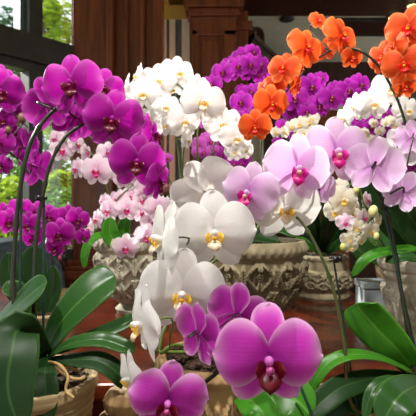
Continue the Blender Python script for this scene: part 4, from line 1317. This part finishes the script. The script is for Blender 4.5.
# ---- N: cream mini orchid
B = Vector(rc) + Vector((-.10, -.02, .18))
p = Plant('small cream orchid spray hanging left of the dark right stems', B, 'cream', .86, stem_mat=M_STEMG)
p.stem([(400, 268, .95), (384, 246, .91), (372, 222, .89), (364, 204, .88), (360, 190, .875), (352, 184, .87), (342, 190, .87)], .0018)
p.stem([(364, 205, .88), (362, 218, .88), (358, 232, .875), (350, 245, .87)], .0014, None, 2)
p.stem([(362, 196, .88), (356, 192, .87), (348, 196, .87)], .0012, None, 2)
p.flowers([(343, 199, 30, 2, -5, 0, 0, None, 0), (335, 211, 24, -25, -10, 0, .02), (345, 222, 19, -5, -10, 0, -.01, 'blush'), (356, 227, 19, 15, -10, 0, .0), (349, 239, 18, -10, -20, 0, 0), (371, 230, 19, 10, -15, 0, .0),
           (364, 217, 18, 20, -10, 0, .02, 'blush'), (367, 200, 18, 40, 0, 0, .03, 'blush'), (351, 247, 15, 0, -25, 0, .0), (333, 194, 22, -40, 0, 0, .03), (352, 208, 20, 20, -5, 0, .03), (378, 221, 16, 40, -10, 0, .02), (361, 240, 14, 20, -20, 0, .01), (340, 186, 18, -10, 5, 0, .04), (353, 214, 16, -10, -5, 0, .02)])
p.bud(376, 236, 3, 0, M_BUDG); p.bud(373, 211, 4.5, -.02, M_BUDG); p.bud(356, 190, 3, 0, M_BUDG); p.bud(343, 247, 3, 0, M_BUDG)
p.finish()

# ------------------------------------------------------------------ water droplets on the nearest petals
for fo, _k in DP:
    rg = random.Random(fo.name)
    for ch in list(fo.children):
        if not ch.name.startswith('petal'):
            continue
        me = ch.data
        mb = MB()
        for k in range(34):
            v = me.vertices[rg.randrange(40, len(me.vertices))]
            r0 = rg.uniform(.004, .010)
            n = v.normal if v.normal.y < 0 else -v.normal
            q = n.to_track_quat('Z', 'Y').to_matrix()
            mb.ellip(v.co + n * r0 * .25, r0, r0, r0 * .6, 7, 5, q)
        o = mb.build('water_droplets', M_DROP, fo)
        o['kind'] = 'stuff'

# ------------------------------------------------------------------ camera, light
cam = bpy.data.cameras.new('camera')
cam.sensor_width = 36
cam.lens = 36 * F / 416
cam.dof.use_dof = True
cam.dof.focus_distance = 0.66
cam.dof.aperture_fstop = 14.0
cam.clip_start = 0.02
co = bpy.data.objects.new('camera', cam)
COL.objects.link(co)
co.location = (0, 0, CZ)
co.rotation_euler = (PI / 2, 0, 0)
SC.camera = co

w = bpy.data.worlds.new('sky')
SC.world = w
w.use_nodes = True
bg = w.node_tree.nodes['Background']
bg.inputs[0].default_value = (0.90, 0.95, 1.0, 1)
bg.inputs[1].default_value = 0.9

sun = bpy.data.lights.new('sun', 'SUN')
sun.energy = 6.8
sun.angle = R(1.5)
sun.color = (1.0, 0.95, 0.86)
so = bpy.data.objects.new('sun', sun)
COL.objects.link(so)
el, dirx, diry = R(26), -0.80, 0.60
v = Vector((dirx * math.cos(el), diry * math.cos(el), math.sin(el)))
so.rotation_euler = v.to_track_quat('Z', 'Y').to_euler()
so.location = v * 6

SC.view_settings.view_transform = 'Standard'
SC.view_settings.look = 'None'
SC.view_settings.gamma = 1
SC.view_settings.use_curve_mapping = False
SC.view_settings.exposure = 0.6
